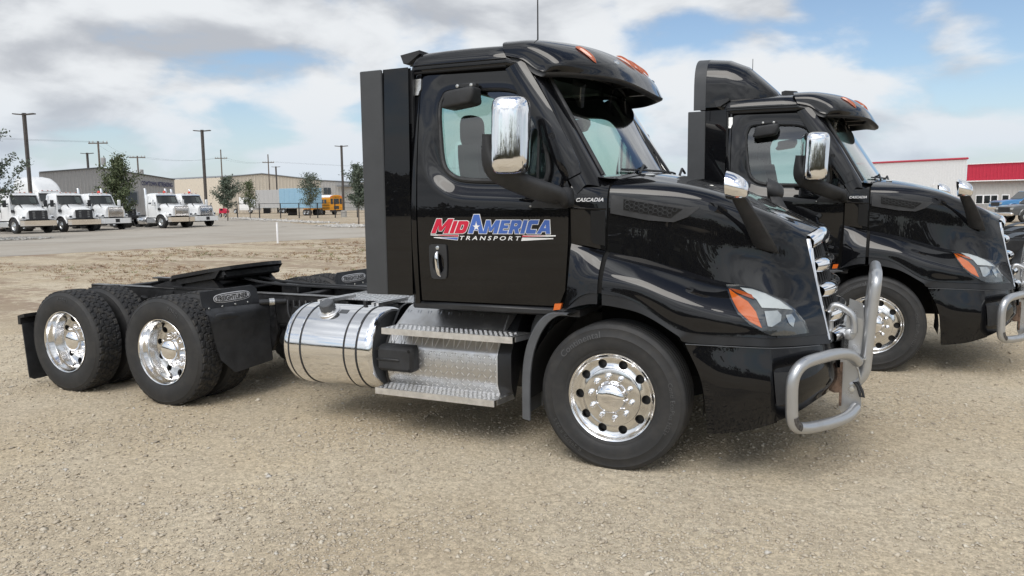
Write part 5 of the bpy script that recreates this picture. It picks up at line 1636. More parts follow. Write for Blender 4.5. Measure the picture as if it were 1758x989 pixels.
    for y in (-0.44, 0.44):
        sk.prism([(-0.33, y, -0.03), (0.30, y, -0.03), (0.22, y, -0.10), (-0.28, y, -0.10)], (0, -0.03 if y > 0 else 0.03, 0))
    sk.box(-0.1, 0.3, -0.40, 0.40, -0.12, -0.03, 0.02)
    obj("fifth_wheel_skirt", sk.xf(M), "frame_black", pl, 20)
    for y in (-0.40, 0.40):
        pd = MB().prism([(-4.78, y, 0.945), (-4.22, y, 0.945), (-4.38, y, 1.09), (-4.62, y, 1.09)], (0, 0.06 if y < 0 else -0.06, 0))
        obj("fifth_wheel_pedestal", pd, "frame_black", root, 20)
    obj("slide_base", MB().box(-4.85, -4.05, -0.44, 0.44, 0.950, 0.972, 0.005), "frame_black", root)
    obj("release_handle", MB().tube([(-4.30, -0.30, 1.06), (-4.15, -0.42, 1.10), (-4.02, -0.55, 1.13)], 0.010, 6), "frame_black", root)
    for y in (-0.37, 0.37):
        obj("ramp", MB().prism([(-5.20, y - 0.05, 0.955), (-4.74, y - 0.05, 0.955), (-4.74, y - 0.05, 1.045), (-4.82, y - 0.05, 1.045)], (0, 0.10, 0)), "frame_black", root, 20)
    for k in range(2):
        y0 = -0.12 + 0.2 * k
        ln = MB().tube(catmull([(-1.60, y0, 1.25), (-2.2, y0 * 0.8, 1.0), (-2.9, y0 * 0.6, 0.985), (-3.8, y0, 1.0), (-4.2, y0, 1.04)], 16), 0.013, 6)
        obj("air_line", ln, "matte_black", root)
    obj("manifold", MB().box(-3.95, -3.72, 0.12, 0.34, 0.80, 0.97, 0.015), "frame_black", root)
# ------------------------------------------------------------------ the two black tractors
truck = thing("semi_truck", "glossy black day cab semi truck with a red and blue logo on its door", "truck", group="black semi trucks")
_wheels = make_wheels(truck)
build_cab(truck)
build_logo(truck)
build_front(truck)
build_guard(truck)
build_chassis(truck, _wheels)

truck2 = copy_tree(truck, None, skip=("logo_word", "logo_outline", "logo_star", "logo_stripe"))
truck2.location = (1.585, 3.812, 0)
truck2["label"] = "black day cab semi truck parked behind, tall fairing on its roof and no door logo"


def roof_fairing(root):
    # tall wind deflector standing on the cab roof
    def sec(x, top, hw, base=2.80):
        pts = []
        for a in np.linspace(0, math.pi, 25):
            c, s = math.cos(a), math.sin(a)
            pts.append((x, -hw * abs(c) ** 0.45 * (1 if c > 0 else -1), base + (top - base) * abs(s) ** 0.42))
        return pts
    st = [(-1.895, 3.400, 0.985), (-1.74, 3.394, 0.985), (-1.55, 3.366, 0.98), (-1.35, 3.275, 0.955), (-1.17, 3.110, 0.90), (-1.04, 2.985, 0.80), (-0.965, 2.88, 0.68), (-0.94, 2.83, 0.60)]
    rear = [sec(x, t, h, 2.775) for x, t, h in [(-1.898, 3.390, 0.975), (-1.895, 3.400, 0.985), (-1.765, 3.396, 0.985)]]
    obj("fairing_edge", MB().grid(rear), "fairing_rubber", root, 50)
    obj("roof_fairing", MB().grid([sec(-1.763, 3.395, 0.985)] + [sec(*q) for q in st[2:]]), "black_paint", root, 60)
    bk = MB().grid([[(x + 0.03, y * 0.99, 2.775), (x + 0.03, y * 0.99, z - 0.01)] for x, y, z in sec(-1.86, 3.390, 0.975)])
    obj("fairing_inner", bk, "satin_black", root)


roof_fairing(truck2)
for ch in truck2.children:
    if ch.name.split('.')[0] == "whip_antenna": ch.location = (-0.58, 0.0, -0.20)

# the far hood mirror of the front truck shows its dark inner side
for ch in truck.children:
    if ch.name.split('.')[0] == "hood_mirror_arm":
        for g in ch.children:
            if g.data.vertices[0].co.y > 0:
                g.data = g.data.copy(); g.data.materials[0] = MATS["matte_black"]
# ------------------------------------------------------------------ ground
def sheet(name, pts, z, material, kind="structure"):
    mb = MB(); mb.add([(x, y, z) for x, y in pts], [tuple(range(len(pts)))])
    return tag(obj(name, mb, material, None, 0), kind=kind)


sheet("gravel_ground", [(-900, -900), (900, -900), (900, 900), (-900, 900)], 0.0, "gravel_ground")
sheet("concrete_drive", [(-60, -60), (-32, -20), (-27, 11), (-26, 15), (-25.3, 20.9), (-23.4, 25.2), (-21, 30), (-16, 34), (-24, 36), (-36, 42.0), (-62.7, 61), (-75, 69.5), (-84, 76), (-84, 40), (-140, 40), (-140, -60)], 0.004, "concrete_drive")


def chips(name, n, place, size, material, seed, label=None, flat=0.42):
    """many small angular stones in one mesh, each an irregular octahedron with its own tint"""
    rg = np.random.default_rng(seed)
    c, s = place(rg, n, size)
    m = len(s)
    base = np.array([(1, 0, 0), (0, 1, 0), (-1, 0, 0), (0, -1, 0), (0, 0, 1), (0, 0, -1)], float)
    V = base[None] * (0.65 + 0.7 * rg.random((m, 6, 1)))
    V += rg.normal(0, 0.18, (m, 6, 3))
    V[:, :, 2] *= flat
    an = rg.random(m) * 2 * np.pi
    ca, sa = np.cos(an)[:, None], np.sin(an)[:, None]
    tl = rg.normal(0, 0.25, (m, 1))
    X = V[:, :, 0] * ca - V[:, :, 1] * sa; Y = V[:, :, 0] * sa + V[:, :, 1] * ca
    Z = V[:, :, 2] + X * tl
    P = np.stack([X, Y, Z], 2) * s[:, None, None] + c[:, None, :]
    P[:, :, 2] += s[:, None] * 0.18
    F = np.array([(0, 1, 4), (1, 2, 4), (2, 3, 4), (3, 0, 4), (1, 0, 5), (2, 1, 5), (3, 2, 5), (0, 3, 5)])
    FF = (F[None] + (np.arange(m) * 6)[:, None, None]).reshape(-1, 3)
    me = bpy.data.meshes.new(name)
    me.vertices.add(m * 6); me.vertices.foreach_set("co", P.reshape(-1).astype(np.float32))
    me.loops.add(len(FF) * 3); me.loops.foreach_set("vertex_index", FF.reshape(-1).astype(np.int32))
    me.polygons.add(len(FF)); me.polygons.foreach_set("loop_start", np.arange(0, len(FF) * 3, 3, dtype=np.int32))
    me.update(calc_edges=True)
    t = me.attributes.new("tint", 'FLOAT', 'POINT')
    t.data.foreach_set("value", np.repeat(np.clip(rg.beta(2.2, 2.0, m), 0, 1), 6).astype(np.float32))
    me.materials.append(MATS[material])
    o = bpy.data.objects.new(name, me); COL.objects.link(o)
    tag(o, label, "gravel", kind="stuff")
    return o


def near_field(rg, n, size):
    """spread over the yard in front of the camera, denser close by, bunched in loose patches"""
    d = 1.9 * (13.0 / 1.9) ** (rg.random(n * 2) ** 0.9)
    a = np.radians(25.1 + (rg.random(n * 2) - 0.5) * 84)
    x = 1.478 - np.sin(a) * d; y = -5.845 + np.cos(a) * d
    patch = np.sin(x * 2.1 + np.sin(y * 1.7) * 1.3) * np.sin(y * 2.6 + 0.7 * x) + 0.5 * np.sin(x * 5.3 + 1) * np.sin(y * 6.1)
    keep = rg.random(n * 2) < np.clip(0.48 + 0.42 * patch, 0.10, 1)
    x, y, d = x[keep][:n], y[keep][:n], d[keep][:n]
    s = size * np.exp(rg.normal(0, 0.48, len(x))) * (0.75 + 0.06 * d)
    return np.stack([x, y, np.zeros_like(x)], 1), np.minimum(s, 0.021)


chips("loose_gravel", 110000, near_field, 0.0052, "gravel_chip", 3, "small pale limestone chips scattered over the sandy yard")


def big_stones(rg, n, size):
    c, s = near_field(rg, n, 0.0052)
    return c, np.minimum(size * np.exp(rg.normal(0, 0.35, len(c))), 0.032)


chips("loose_gravel", 3200, big_stones, 0.0120, "gravel_chip", 8, "larger pale stones lying singly among the chips", 0.5)


def bed(pts, width):
    P = [np.array(p, float) for p in pts]
    def place(rg, n, size):
        k = rg.integers(0, len(P) - 1, n); t = rg.random(n)
        A = np.array(P)[k]; B = np.array(P)[k + 1]
        q = A + (B - A) * t[:, None] + rg.normal(0, width, (n, 2))
        s = size * np.exp(rg.normal(0, 0.4, n))
        return np.concatenate([q, np.full((n, 1), 0.03)], 1), s
    return place


chips("rock_border", 2600, bed([(-33.5, 41.3), (-38.5, 45.0)], 0.7), 0.07, "pale_rock", 11, "bed of pale rocks round the tree nearest the truck")
chips("rock_border", 5200, bed([(-44, 50.5), (-62.7, 62.0), (-76, 71.5)], 0.6), 0.075, "pale_rock", 12, "strip of pale rocks along the black fence")
chips("rock_border", 1500, bed([(-42.0, 18.6), (-41.6, 20.2), (-41.2, 21.2)], 0.5), 0.075, "pale_rock", 13, "bed of pale rocks under the leafy branch at the left edge")


def weeds(n, seed):
    rg = np.random.default_rng(seed)
    V, F, T = [], [], []
    tries = 0
    while len(T) < n and tries < n * 30:
        tries += 1
        d = 12 + 24 * rg.random() ** 0.8
        a = math.radians(25.1 + 3 + 36 * rg.random())
        x = 1.478 - math.sin(a) * d; y = -5.845 + math.cos(a) * d
        if y - 0.55 * x < 8.5 or x < -25.3 + 0.12 * max(0, y - 10): continue
        if math.sin(x * 0.35 + 1.0 * math.sin(y * 0.21)) * math.sin(y * 0.8 + 0.3 * x) < 0.15 - 0.5 * rg.random(): continue
        h = 0.03 + 0.07 * rg.random() ** 2; t = rg.random() ** 1.2 * 0.9
        if rg.random() < 0.06: t = 1.0; h *= 1.5
        for _ in range(7):
            b = rg.random() * 6.283; r = 0.05 * rg.random(); w = 0.008 + 0.010 * rg.random()
            px, py = x + r * math.cos(b) * 2, y + r * math.sin(b) * 2
            k = len(V)
            lx, ly = math.cos(b) * h * 0.9, math.sin(b) * h * 0.9
            V += [(px - w, py, 0), (px + w, py, 0), (px + lx, py + ly, h * (0.5 + 0.6 * rg.random()))]
            F.append((k, k + 1, k + 2)); T += [t] * 3
    me = bpy.data.meshes.new("dead_weeds"); me.from_pydata(V, [], F); me.update()
    at = me.attributes.new("tint", 'FLOAT', 'POINT'); at.data.foreach_set("value", np.array(T, np.float32))
    me.materials.append(MATS["dry_weed"])
    o = bpy.data.objects.new("dead_weeds", me); COL.objects.link(o)
    tag(o, "low brown dead weeds in patches behind the trucks", "weeds", kind="stuff")


weeds(34000, 5)


# ------------------------------------------------------------------ trees
def leaf_mesh(name, pts, size, seed, material, parent, droop=0.3, quads=True):
    rg = np.random.default_rng(seed)
    P = np.array(pts, float); m = len(P)
    d1 = rg.normal(0, 1, (m, 3)); d1 /= np.linalg.norm(d1, axis=1)[:, None]
    d2 = np.cross(d1, rg.normal(0, 1, (m, 3))); d2 /= np.linalg.norm(d2, axis=1)[:, None]
    s = size * (0.6 + 0.8 * rg.random((m, 1)))
    V = np.stack([P - d1 * s, P + d2 * s * 0.45, P + d1 * s, P - d2 * s * 0.45], 1).reshape(-1, 3)
    me = bpy.data.meshes.new(name)
    me.from_pydata(V.tolist(), [], (np.arange(m)[:, None] * 4 + np.arange(4)[None]).tolist()); me.update()
    at = me.attributes.new("tint", 'FLOAT', 'POINT'); at.data.foreach_set("value", np.repeat(rg.random(m), 4).astype(np.float32))
    me.materials.append(MATS[material])
    o = bpy.data.objects.new(name, me); COL.objects.link(o); o.parent = parent
    return o


def tree(label, x, y, h, w, seed, material="leaf_green", n=3200, leaf=0.10, trunk=0.06, base=0.28, spread=0.55, fuzz=0.068, group="young live oak trees"):
    rg = random.Random(seed)
    t = thing("oak_tree", label, "tree", (x, y, 0), 0, group)
    mb = MB()
    top = Vector((0.05 * w * rg.uniform(-1, 1), 0.05 * w * rg.uniform(-1, 1), h * 0.93))
    mb.tube([(0, 0, 0), (0.02 * w, 0.01, h * 0.3), tuple(top * 0.65), tuple(top)], [trunk, trunk * 0.8, trunk * 0.45, trunk * 0.12], 8)
    pts = []
    nb = 46
    for k in range(nb):
        f = base + (0.97 - base) * (k + rg.random()) / nb
        p0 = Vector((top.x * f, top.y * f, h * f * 0.93))
        prof = math.sin(min(1.0, (1.02 - f) / (1 - base) * 1.35 + 0.10) * math.pi / 2) * (0.55 + 0.45 * min(1, (f - base) / 0.15 + 0.3))
        L = w * 0.5 * prof * rg.uniform(0.42, 1.28)
        a = rg.uniform(0, 6.283); up = rg.uniform(0.25, 0.95) * spread * 1.6
        d = Vector((math.cos(a), math.sin(a), up)).normalized()
        p1 = p0 + d * L * 0.55 + Vector((0, 0, 0.02 * L)); p2 = p0 + d * L * 1.05 + Vector((0, 0, L * 0.18))
        mb.tube([p0, p1, p2], [trunk * 0.30, trunk * 0.18, trunk * 0.05], 5)
        m = int(n / nb * (0.6 + 0.8 * prof))
        for _ in range(m):
            q = rg.random() ** 0.7
            c = p0.lerp(p1, q / 0.55) if q < 0.55 else p1.lerp(p2, (q - 0.55) / 0.45)
            g = fuzz * w * (0.6 + 0.7 * rg.random())
            pts.append(c + Vector((rg.gauss(0, g), rg.gauss(0, g), rg.gauss(0, g * 0.8))))
    obj("trunk", mb, "bark", t, 60)
    leaf_mesh("crown", pts, leaf, seed, material, t)
    return t


tree("round young oak beside the rightmost white truck", -64.5, 58.6, 5.2, 2.9, 21, "leaf_bluegreen", 3400)
tree("thin olive young oak just right of the rounder oak at the fence", -68.9, 66.6, 5.1, 2.3, 22, "leaf_green", 1700, 0.09)
tree("wide young oak in front of the school bus and blue trailer", -62.7, 70.6, 5.9, 3.3, 23, "leaf_bluegreen", 2500)
tree("slender young oak on a rock bed against the side extender of the front truck", -36.2, 45.0, 5.3, 2.5, 24, "leaf_bluegreen", 4200, 0.085)
tree("tall upright oak behind the middle of the white truck row", -57.95, 39.9, 6.4, 3.3, 25, "leaf_green", 5200, 0.11, 0.09, 0.15, 0.9)
tree("feathery long-branched oak at the left edge of the picture", -42.0, 18.7, 6.7, 5.4, 26, "leaf_bluegreen", 9500, 0.085, 0.10, 0.06, 0.62, 0.026)


def belt(name, pts, hgt, n, seed, material, label, leaf=0.8):
    """a far wood seen as one mass"""
    rg = np.random.default_rng(seed)
    A = np.array(pts, float)
    k = rg.integers(0, len(A) - 1, n); t = rg.random(n)
    q = A[k] + (A[k + 1] - A[k]) * t[:, None]
    s = (k + t)
    prof = 0.62 + 0.22 * np.sin(s * 23.0) + 0.16 * np.sin(s * 57.0 + 1.3) + 0.10 * np.sin(s * 131.0)
    z = rg.random(n) ** 0.8 * hgt * np.clip(prof, 0.25, 1.2)
    P = np.stack([q[:, 0] + rg.normal(0, 2.5, n), q[:, 1] + rg.normal(0, 2.5, n), z], 1)
    o = leaf_mesh(name, P, leaf, seed, material, None)
    tag(o, label, "trees", kind="stuff")


belt("far_trees", [(-330, 120), (-260, 190), (-180, 270), (-60, 330)], 9.5, 16000, 31, "leaf_belt", "line of far trees behind the buildings on the left", 1.3)
belt("far_trees", [(-230, 172), (-205, 200)], 9.0, 3500, 32, "leaf_dry", "bare brownish far trees between the two left buildings", 1.0)
# the wood on the near side of the yard, behind the viewpoint, that the paintwork mirrors
belt("far_trees", [(-150, -25), (-110, -70), (-40, -95), (30, -90), (90, -70), (140, -20)], 9.0, 30000, 34, "leaf_belt", "dark wood behind the viewpoint, mirrored in the black paint", 0.9)


# ------------------------------------------------------------------ poles, wires, fence
def light_pole(label, x, y, h, foot=False):
    t = thing("light_pole", label, "light pole", (x, y, 0), 0, "parking lot light poles")
    obj("pole", MB().box(-0.11, 0.11, -0.11, 0.11, 0, h), "steel_pole", t, 0)
    for s in (-1, 1):
        d = Vector((0.906, 0.423, 0)) * s
        m = MB().prism([(0.12, -0.16, h - 0.10), (0.85, -0.20, h - 0.04), (0.85, 0.20, h - 0.04), (0.12, 0.16, h - 0.10)], (0, 0, 0.08))
        m.xf(Matrix.Rotation(math.atan2(d.y, d.x), 4, 'Z'))
        obj("lamp_head", m, "steel_pole", t, 0)
    obj("pole_cap", MB().box(-0.12, 0.12, -0.12, 0.12, h, h + 0.06), "steel_pole", t, 0)
    if foot:
        obj("concrete_foot", MB().lathe([(0.38, 0), (0.38, 0.85), (0.33, 0.9), (0.0, 0.9)], 20, axis='z'), "concrete_block", t)


light_pole("tall light pole standing over the leftmost white truck", -60.9, 33.97, 9.35)
light_pole("short-looking far light pole in front of the grey building", -97.4, 65.65, 9.2)
light_pole("tall light pole beside the rightmost white truck", -60.0, 51.4, 9.35)
light_pole("light pole on a round concrete foot next to the school bus", -61.36, 75.77, 9.35, True)
light_pole("distant light pole in front of the cream building", -107.45, 114.07, 9.4)


def utility_pole(label, x, y, h, kind=0):
    t = thing("utility_pole", label, "utility pole", (x, y, 0), R(25), "utility poles")
    obj("pole", MB().tube([(0, 0, 0), (0, 0, h)], [0.17, 0.12], 8), "wood_pole", t)
    obj("crossarm", MB().box(-1.3, 1.3, -0.07, 0.07, h - (1.9 if kind else 0.35), h - (1.75 if kind else 0.2)), "wood_pole", t)
    for q in (-1.2, -0.7, 0.7, 1.2):
        z = h - (1.75 if kind else 0.2)
        obj("insulator", MB().lathe([(0.05, 0), (0.09, 0.06), (0.05, 0.12), (0.08, 0.18), (0.0, 0.28)], 8, c=(q, 0, z), axis='z'), "pale_panel", t)
    if kind == 0:
        obj("transformer", MB().lathe([(0.0, 0), (0.28, 0), (0.3, 0.05), (0.3, 0.9), (0.2, 1.0), (0, 1.0)], 12, c=(0.55, 0, h - 3.2), axis='z'), "grey_panel_metal", t)


utility_pole("wooden utility pole above the tall upright oak", -93.3, 64.4, 10.6, 0)
utility_pole("wooden utility pole before the grey building lettering", -107.6, 81.9, 10.0, 0)
utility_pole("wooden utility pole at the left corner of the cream building", -122.0, 113.8, 13.4, 1)
utility_pole("thin wooden utility pole rising behind the cream building roof", -120.7, 126.3, 13.0, 1)
for pts, lab in (([(-93.3, 64.4, 10.6), (-107.6, 81.9, 9.9)], "power wire from the oak pole to the lettering pole"),
                 ([(-107.6, 81.9, 9.9), (-122.0, 113.8, 11.8)], "power wire from the lettering pole to the corner pole"),
                 ([(-122.0, 113.8, 11.8), (-120.7, 126.3, 11.4), (-90, 190, 11.5)], "power wire over the cream building"),
                 ([(-93.3, 64.4, 10.5), (-100, 20, 11.5)], "power wire running off to the left")):
    P = []
    for a, b in zip(pts, pts[1:]):
        for k in range(13):
            t_ = k / 12
            P.append((a[0] + (b[0] - a[0]) * t_, a[1] + (b[1] - a[1]) * t_, a[2] + (b[2] - a[2]) * t_ - 0.7 * 4 * t_ * (1 - t_)))
    w_ = MB()
    for dx in (-0.9, 0.9): w_.tube([(p[0] + dx, p[1], p[2]) for p in P], 0.009, 4)
    tag(obj("power_wire", w_, "wire_black", None), lab, "wire", "overhead power wires")

fence = thing("yard_fence", "black post and cable fence in front of the parked trailers", "fence", (-72.6, 68.2, 0))
_fp = [(-72.6, 68.2), (-69.6, 69.0), (-66.9, 69.9), (-64.8, 71.0), (-62.7, 72.1), (-60.6, 73.0), (-58.0, 74.2), (-55.4, 75.4)]
_post = None
for (x, y) in _fp:
    if _post is None:
        _post = obj("fence_post", MB().box(-0.05, 0.05, -0.05, 0.05, 0, 1.95), "wire_black", fence, 0); _post.location = (x + 72.6, y - 68.2, 0)
    else: inst(_post, fence, (x + 72.6, y - 68.2, 0))
for z in (1.90, 1.25, 0.65):
    obj("fence_rail", MB().tube([(x + 72.6, y - 68.2, z) for x, y in _fp], 0.035 if z > 1.5 else 0.016, 5), "wire_black", fence)
mk = thing("marker_post", "thin white marker post at the edge of the concrete drive", "post", (-23.0, 21.0, 0))
obj("post", MB().box(-0.035, 0.035, -0.035, 0.035, 0, 0.93, 0.01), "white_panel", mk)
obj("post_cap", MB().box(-0.04, 0.04, -0.04, 0.04, 0.93, 0.96, 0.008), "white_panel", mk)


# ------------------------------------------------------------------ buildings
def ribbed(name, a, b, zt_a, zt_b, material, parent, pitch=0.6, z0=0.0, mid=None, rib=0.05):
    """metal wall from a to b (xy) with standing ribs; sloping top; mid=(fraction, z) adds a ridge"""
    a = Vector((*a, 0)); b = Vector((*b, 0)); L = (b - a).length; d = (b - a) / L
    nrm = Vector((d.y, -d.x, 0))
    if nrm.dot(CAM_POS - a) < 0: nrm = -nrm
    def top(s):
        if mid:
            f, zm = mid
            return zt_a + (zm - zt_a) * s / f if s < f else zm + (zt_b - zm) * (s - f) / (1 - f)
        return zt_a + (zt_b - zt_a) * s
    mb = MB(); n = int(L / pitch)
    pts = []
    for k in range(n):
        for q, o in ((0.0, 0), (0.62, 0), (0.72, rib), (0.90, rib)):
            pts.append(((k + q) / n, o))
    pts.append((1.0, 0))
    if mid: pts = sorted(pts + [(mid[0], 0)])
    mb.grid([[tuple(a + d * L * s + nrm * o + Vector((0, 0, z0))), tuple(a + d * L * s + nrm * o + Vector((0, 0, top(s))))] for s, o in pts])
    return obj(name, mb, material, parent, 0)


def wall_box(name, a, b, z0, z1, proud, material, parent, depth=0.08):
    a = Vector((*a, 0)); b = Vector((*b, 0)); d = (b - a).normalized(); nrm = Vector((d.y, -d.x, 0))
    if nrm.dot(CAM_POS - a) < 0: nrm = -nrm
    p = [a + nrm * (proud - depth), b + nrm * (proud - depth), b + nrm * proud, a + nrm * proud]
    return obj(name, MB().prism([(q.x, q.y, z0) for q in p], (0, 0, z1 - z0)), material, parent, 0)


gb = thing("grey_building", "long grey metal building with dark blue lettering under its right eave", "building")
A, B_ = (-85.6, 50.9), (-87.6, 71.6)
ribbed("front_wall", A, B_, 5.80, 5.45, "grey_panel_metal", gb, 0.5, mid=(0.40, 6.62))
ribbed("side_wall", A, (-110, 68.0), 5.80, 5.8, "grey_panel_metal", gb, 0.6)
ribbed("side_wall", B_, (-110, 89), 5.45, 5.45, "grey_panel_metal", gb, 0.6)
_rd = (-86.4, 59.2)
for (p, q, zp) in ((A, (-110, 68.0), 5.85), (B_, (-110, 84), 5.50)):
    obj("roof", MB().add([(p[0] + 0.3, p[1], zp), (q[0], q[1], zp), (-111, 75.5, 6.72), (_rd[0] + 0.3, _rd[1], 6.70)], [(0, 1, 2, 3)]), "roof_grey", gb, 0)
for (p, q, z1, z2) in ((A, _rd, 5.80, 6.64), (_rd, B_, 6.64, 5.46)):
    obj("roof_trim", MB().tube([(p[0] + 0.1, p[1], z1), (q[0] + 0.1, q[1], z2)], 0.09, 4), "roof_grey", gb, 0)
tx = fit(text_mesh("COWTOWN RETREADING", 1.0, offset=0.03), 0.0, 5.5, 0.0, 0.62)
_da = (Vector((*B_, 0)) - Vector((*A, 0))).normalized()
_s0 = Vector((-87.0, 65.6, 4.55))
tx.v = [tuple(_s0 + _da * p[0] + Vector((0.16, 0, p[1] - 0.035 * p[0]))) for p in tx.v]
obj("wall_lettering", tx, "navy_letter", gb, 0)
wall_box("loading_door", (-86.55, 62.6), (-86.75, 64.6), 2.2, 3.6, 0.10, "dark_glass", gb)
wall_box("door_frame", (-86.50, 62.3), (-86.78, 64.9), 2.05, 3.75, 0.06, "roof_grey", gb)

wb = thing("cream_building", "cream metal building with a shallow gable behind the parked trailers", "building")
A, B_ = (-131.3, 123.0), (-124.9, 149.2)
ribbed("front_wall", A, B_, 8.05, 7.75, "cream_panel", wb, 0.9, mid=(0.37, 9.05), rib=0.06)
ribbed("office_wall", B_, (-121.5, 163.0), 7.70, 7.3, "pale_panel", wb, 0.9)
ribbed("side_wall", A, (-170, 130), 8.05, 8.05, "cream_panel", wb, 0.9)
for (p, q, z1, z2) in ((A, (-128.9, 132.7), 8.1, 9.1), ((-128.9, 132.7), B_, 9.1, 7.8), (B_, (-121.5, 163.0), 7.78, 7.35)):
    obj("roof_trim", MB().tube([(p[0] + 0.1, p[1], z1), (q[0] + 0.1, q[1], z2)], 0.16, 4), "roof_grey", wb, 0)
obj("roof", MB().add([(-131.3, 123, 8.1), (-128.9, 132.7, 9.08), (-168, 140, 9.08), (-170, 130, 8.1)], [(0, 1, 2, 3)]), "roof_grey", wb, 0)
obj("roof", MB().add([(-128.9, 132.7, 9.08), (-124.9, 149.2, 7.75), (-164, 157, 7.75), (-168, 140, 9.08)], [(0, 1, 2, 3)]), "roof_grey", wb, 0)
for y0 in (149.9, 151.1):
    wn = wall_box("window", (-124.55 + (y0 - 149.9) * 0.2, y0), (-124.35 + (y0 - 149.9) * 0.2, y0 + 0.95), 4.3, 5.9, 0.22, "dark_glass", wb)
obj("canopy", MB().box(-123.2, -121.6, 153.6, 162.0, 6.2, 6.6), "roof_grey", wb, 0)
wall_box("wall_lamp", (-128.4, 135.0), (-128.25, 135.7), 4.3, 4.7, 0.3, "roof_grey", wb)

rb = thing("red_white_building", "white metal building with a bright red fascia at right", "building")
ribbed("gable_wall", (0.2, 108.8), (11.45, 91.65), 6.42, 5.95, "white_panel", rb, 0.45, rib=0.010)
obj("gable_trim", MB().tube([(0.2, 108.7, 6.45), (11.5, 91.5, 5.98)], 0.12, 4), "red_panel", rb, 0)
ribbed("fascia", (11.50, 91.6), (30.0, 81.0), 5.30, 5.30, "red_panel", rb, 0.35, z0=3.50, rib=0.03)
ribbed("front_wall", (11.40, 92.3), (30.0, 81.7), 3.6, 3.6, "pale_panel", rb, 0.45, rib=0.03)
wall_box("fascia_trim", (11.45, 91.5), (30.0, 80.9), 3.42, 3.52, 0.06, "white_panel", rb)
wall_box("fascia_cap", (11.45, 91.5), (30.0, 80.9), 5.30, 5.38, 0.06, "white_panel", rb)
wall_box("wall_base", (11.3, 92.2), (30.0, 81.55), 0.0, 0.75, 0.05, "grey_panel_metal", rb)
_d = (Vector((30.0, 81.7)) - Vector((11.4, 92.3))).normalized()
for s0 in (1.35, 2.15, 2.85, 3.95):
    a = Vector((11.4, 92.3)) + _d * s0; b = a + _d * (0.62 if s0 < 2 else 0.58)
    fr = wall_box("window_frame", tuple(a - _d * 0.09), tuple(b + _d * 0.09), 0.95, 1.98, 0.10, "white_panel", rb)
    wall_box("window", tuple(a), tuple(b), 1.05, 1.88, 0.13, "dark_glass", rb)
a = Vector((11.4, 92.3)) + _d * 6.0; b = a + _d * 3.0
wall_box("overhead_door", tuple(a), tuple(b), 0.0, 2.6, 0.10, "white_panel", rb)
wall_box("red_bollard_panel", tuple(a - _d * 0.35), tuple(a - _d * 0.15), 0.0, 1.3, 0.3, "red_panel", rb)
wall_box("wall_lamp", (8.6, 96.0), (8.75, 95.75), 3.2, 3.35, 0.25, "white_panel", rb)
obj("roof", MB().add([(11.5, 91.8, 5.2), (30.0, 81.2, 5.2), (40.0, 98.0, 4.9), (22.0, 108.0, 4.9)], [(0, 1, 2, 3)]), "roof_grey", rb, 0)


# ------------------------------------------------------------------ background vehicles
def simple_wheel(parent, x, y, r=0.50, w=0.28, side=-1, rim="lamp_silver"):
    ty = MB().lathe([(r * 0.57, w * 0.5), (r * 0.75, w * 0.52), (r * 0.93, w * 0.48), (r, w * 0.38), (r, -w * 0.4), (r * 0.6, -w * 0.5)], 28)
    rm = MB().lathe([(r * 0.58, w * 0.5), (r * 0.52, w * 0.42), (r * 0.45, w * 0.25), (r * 0.28, w * 0.34), (r * 0.22, w * 0.55), (0, w * 0.58)], 24)
    if side > 0: ty, rm = ty.mirror(), rm.mirror()
    o = obj("wheel", ty, "tyre_rubber", parent, 40); o.location = (x, y, r * 0.985)
    obj("rim", rm, rim, o, 40)
    return o


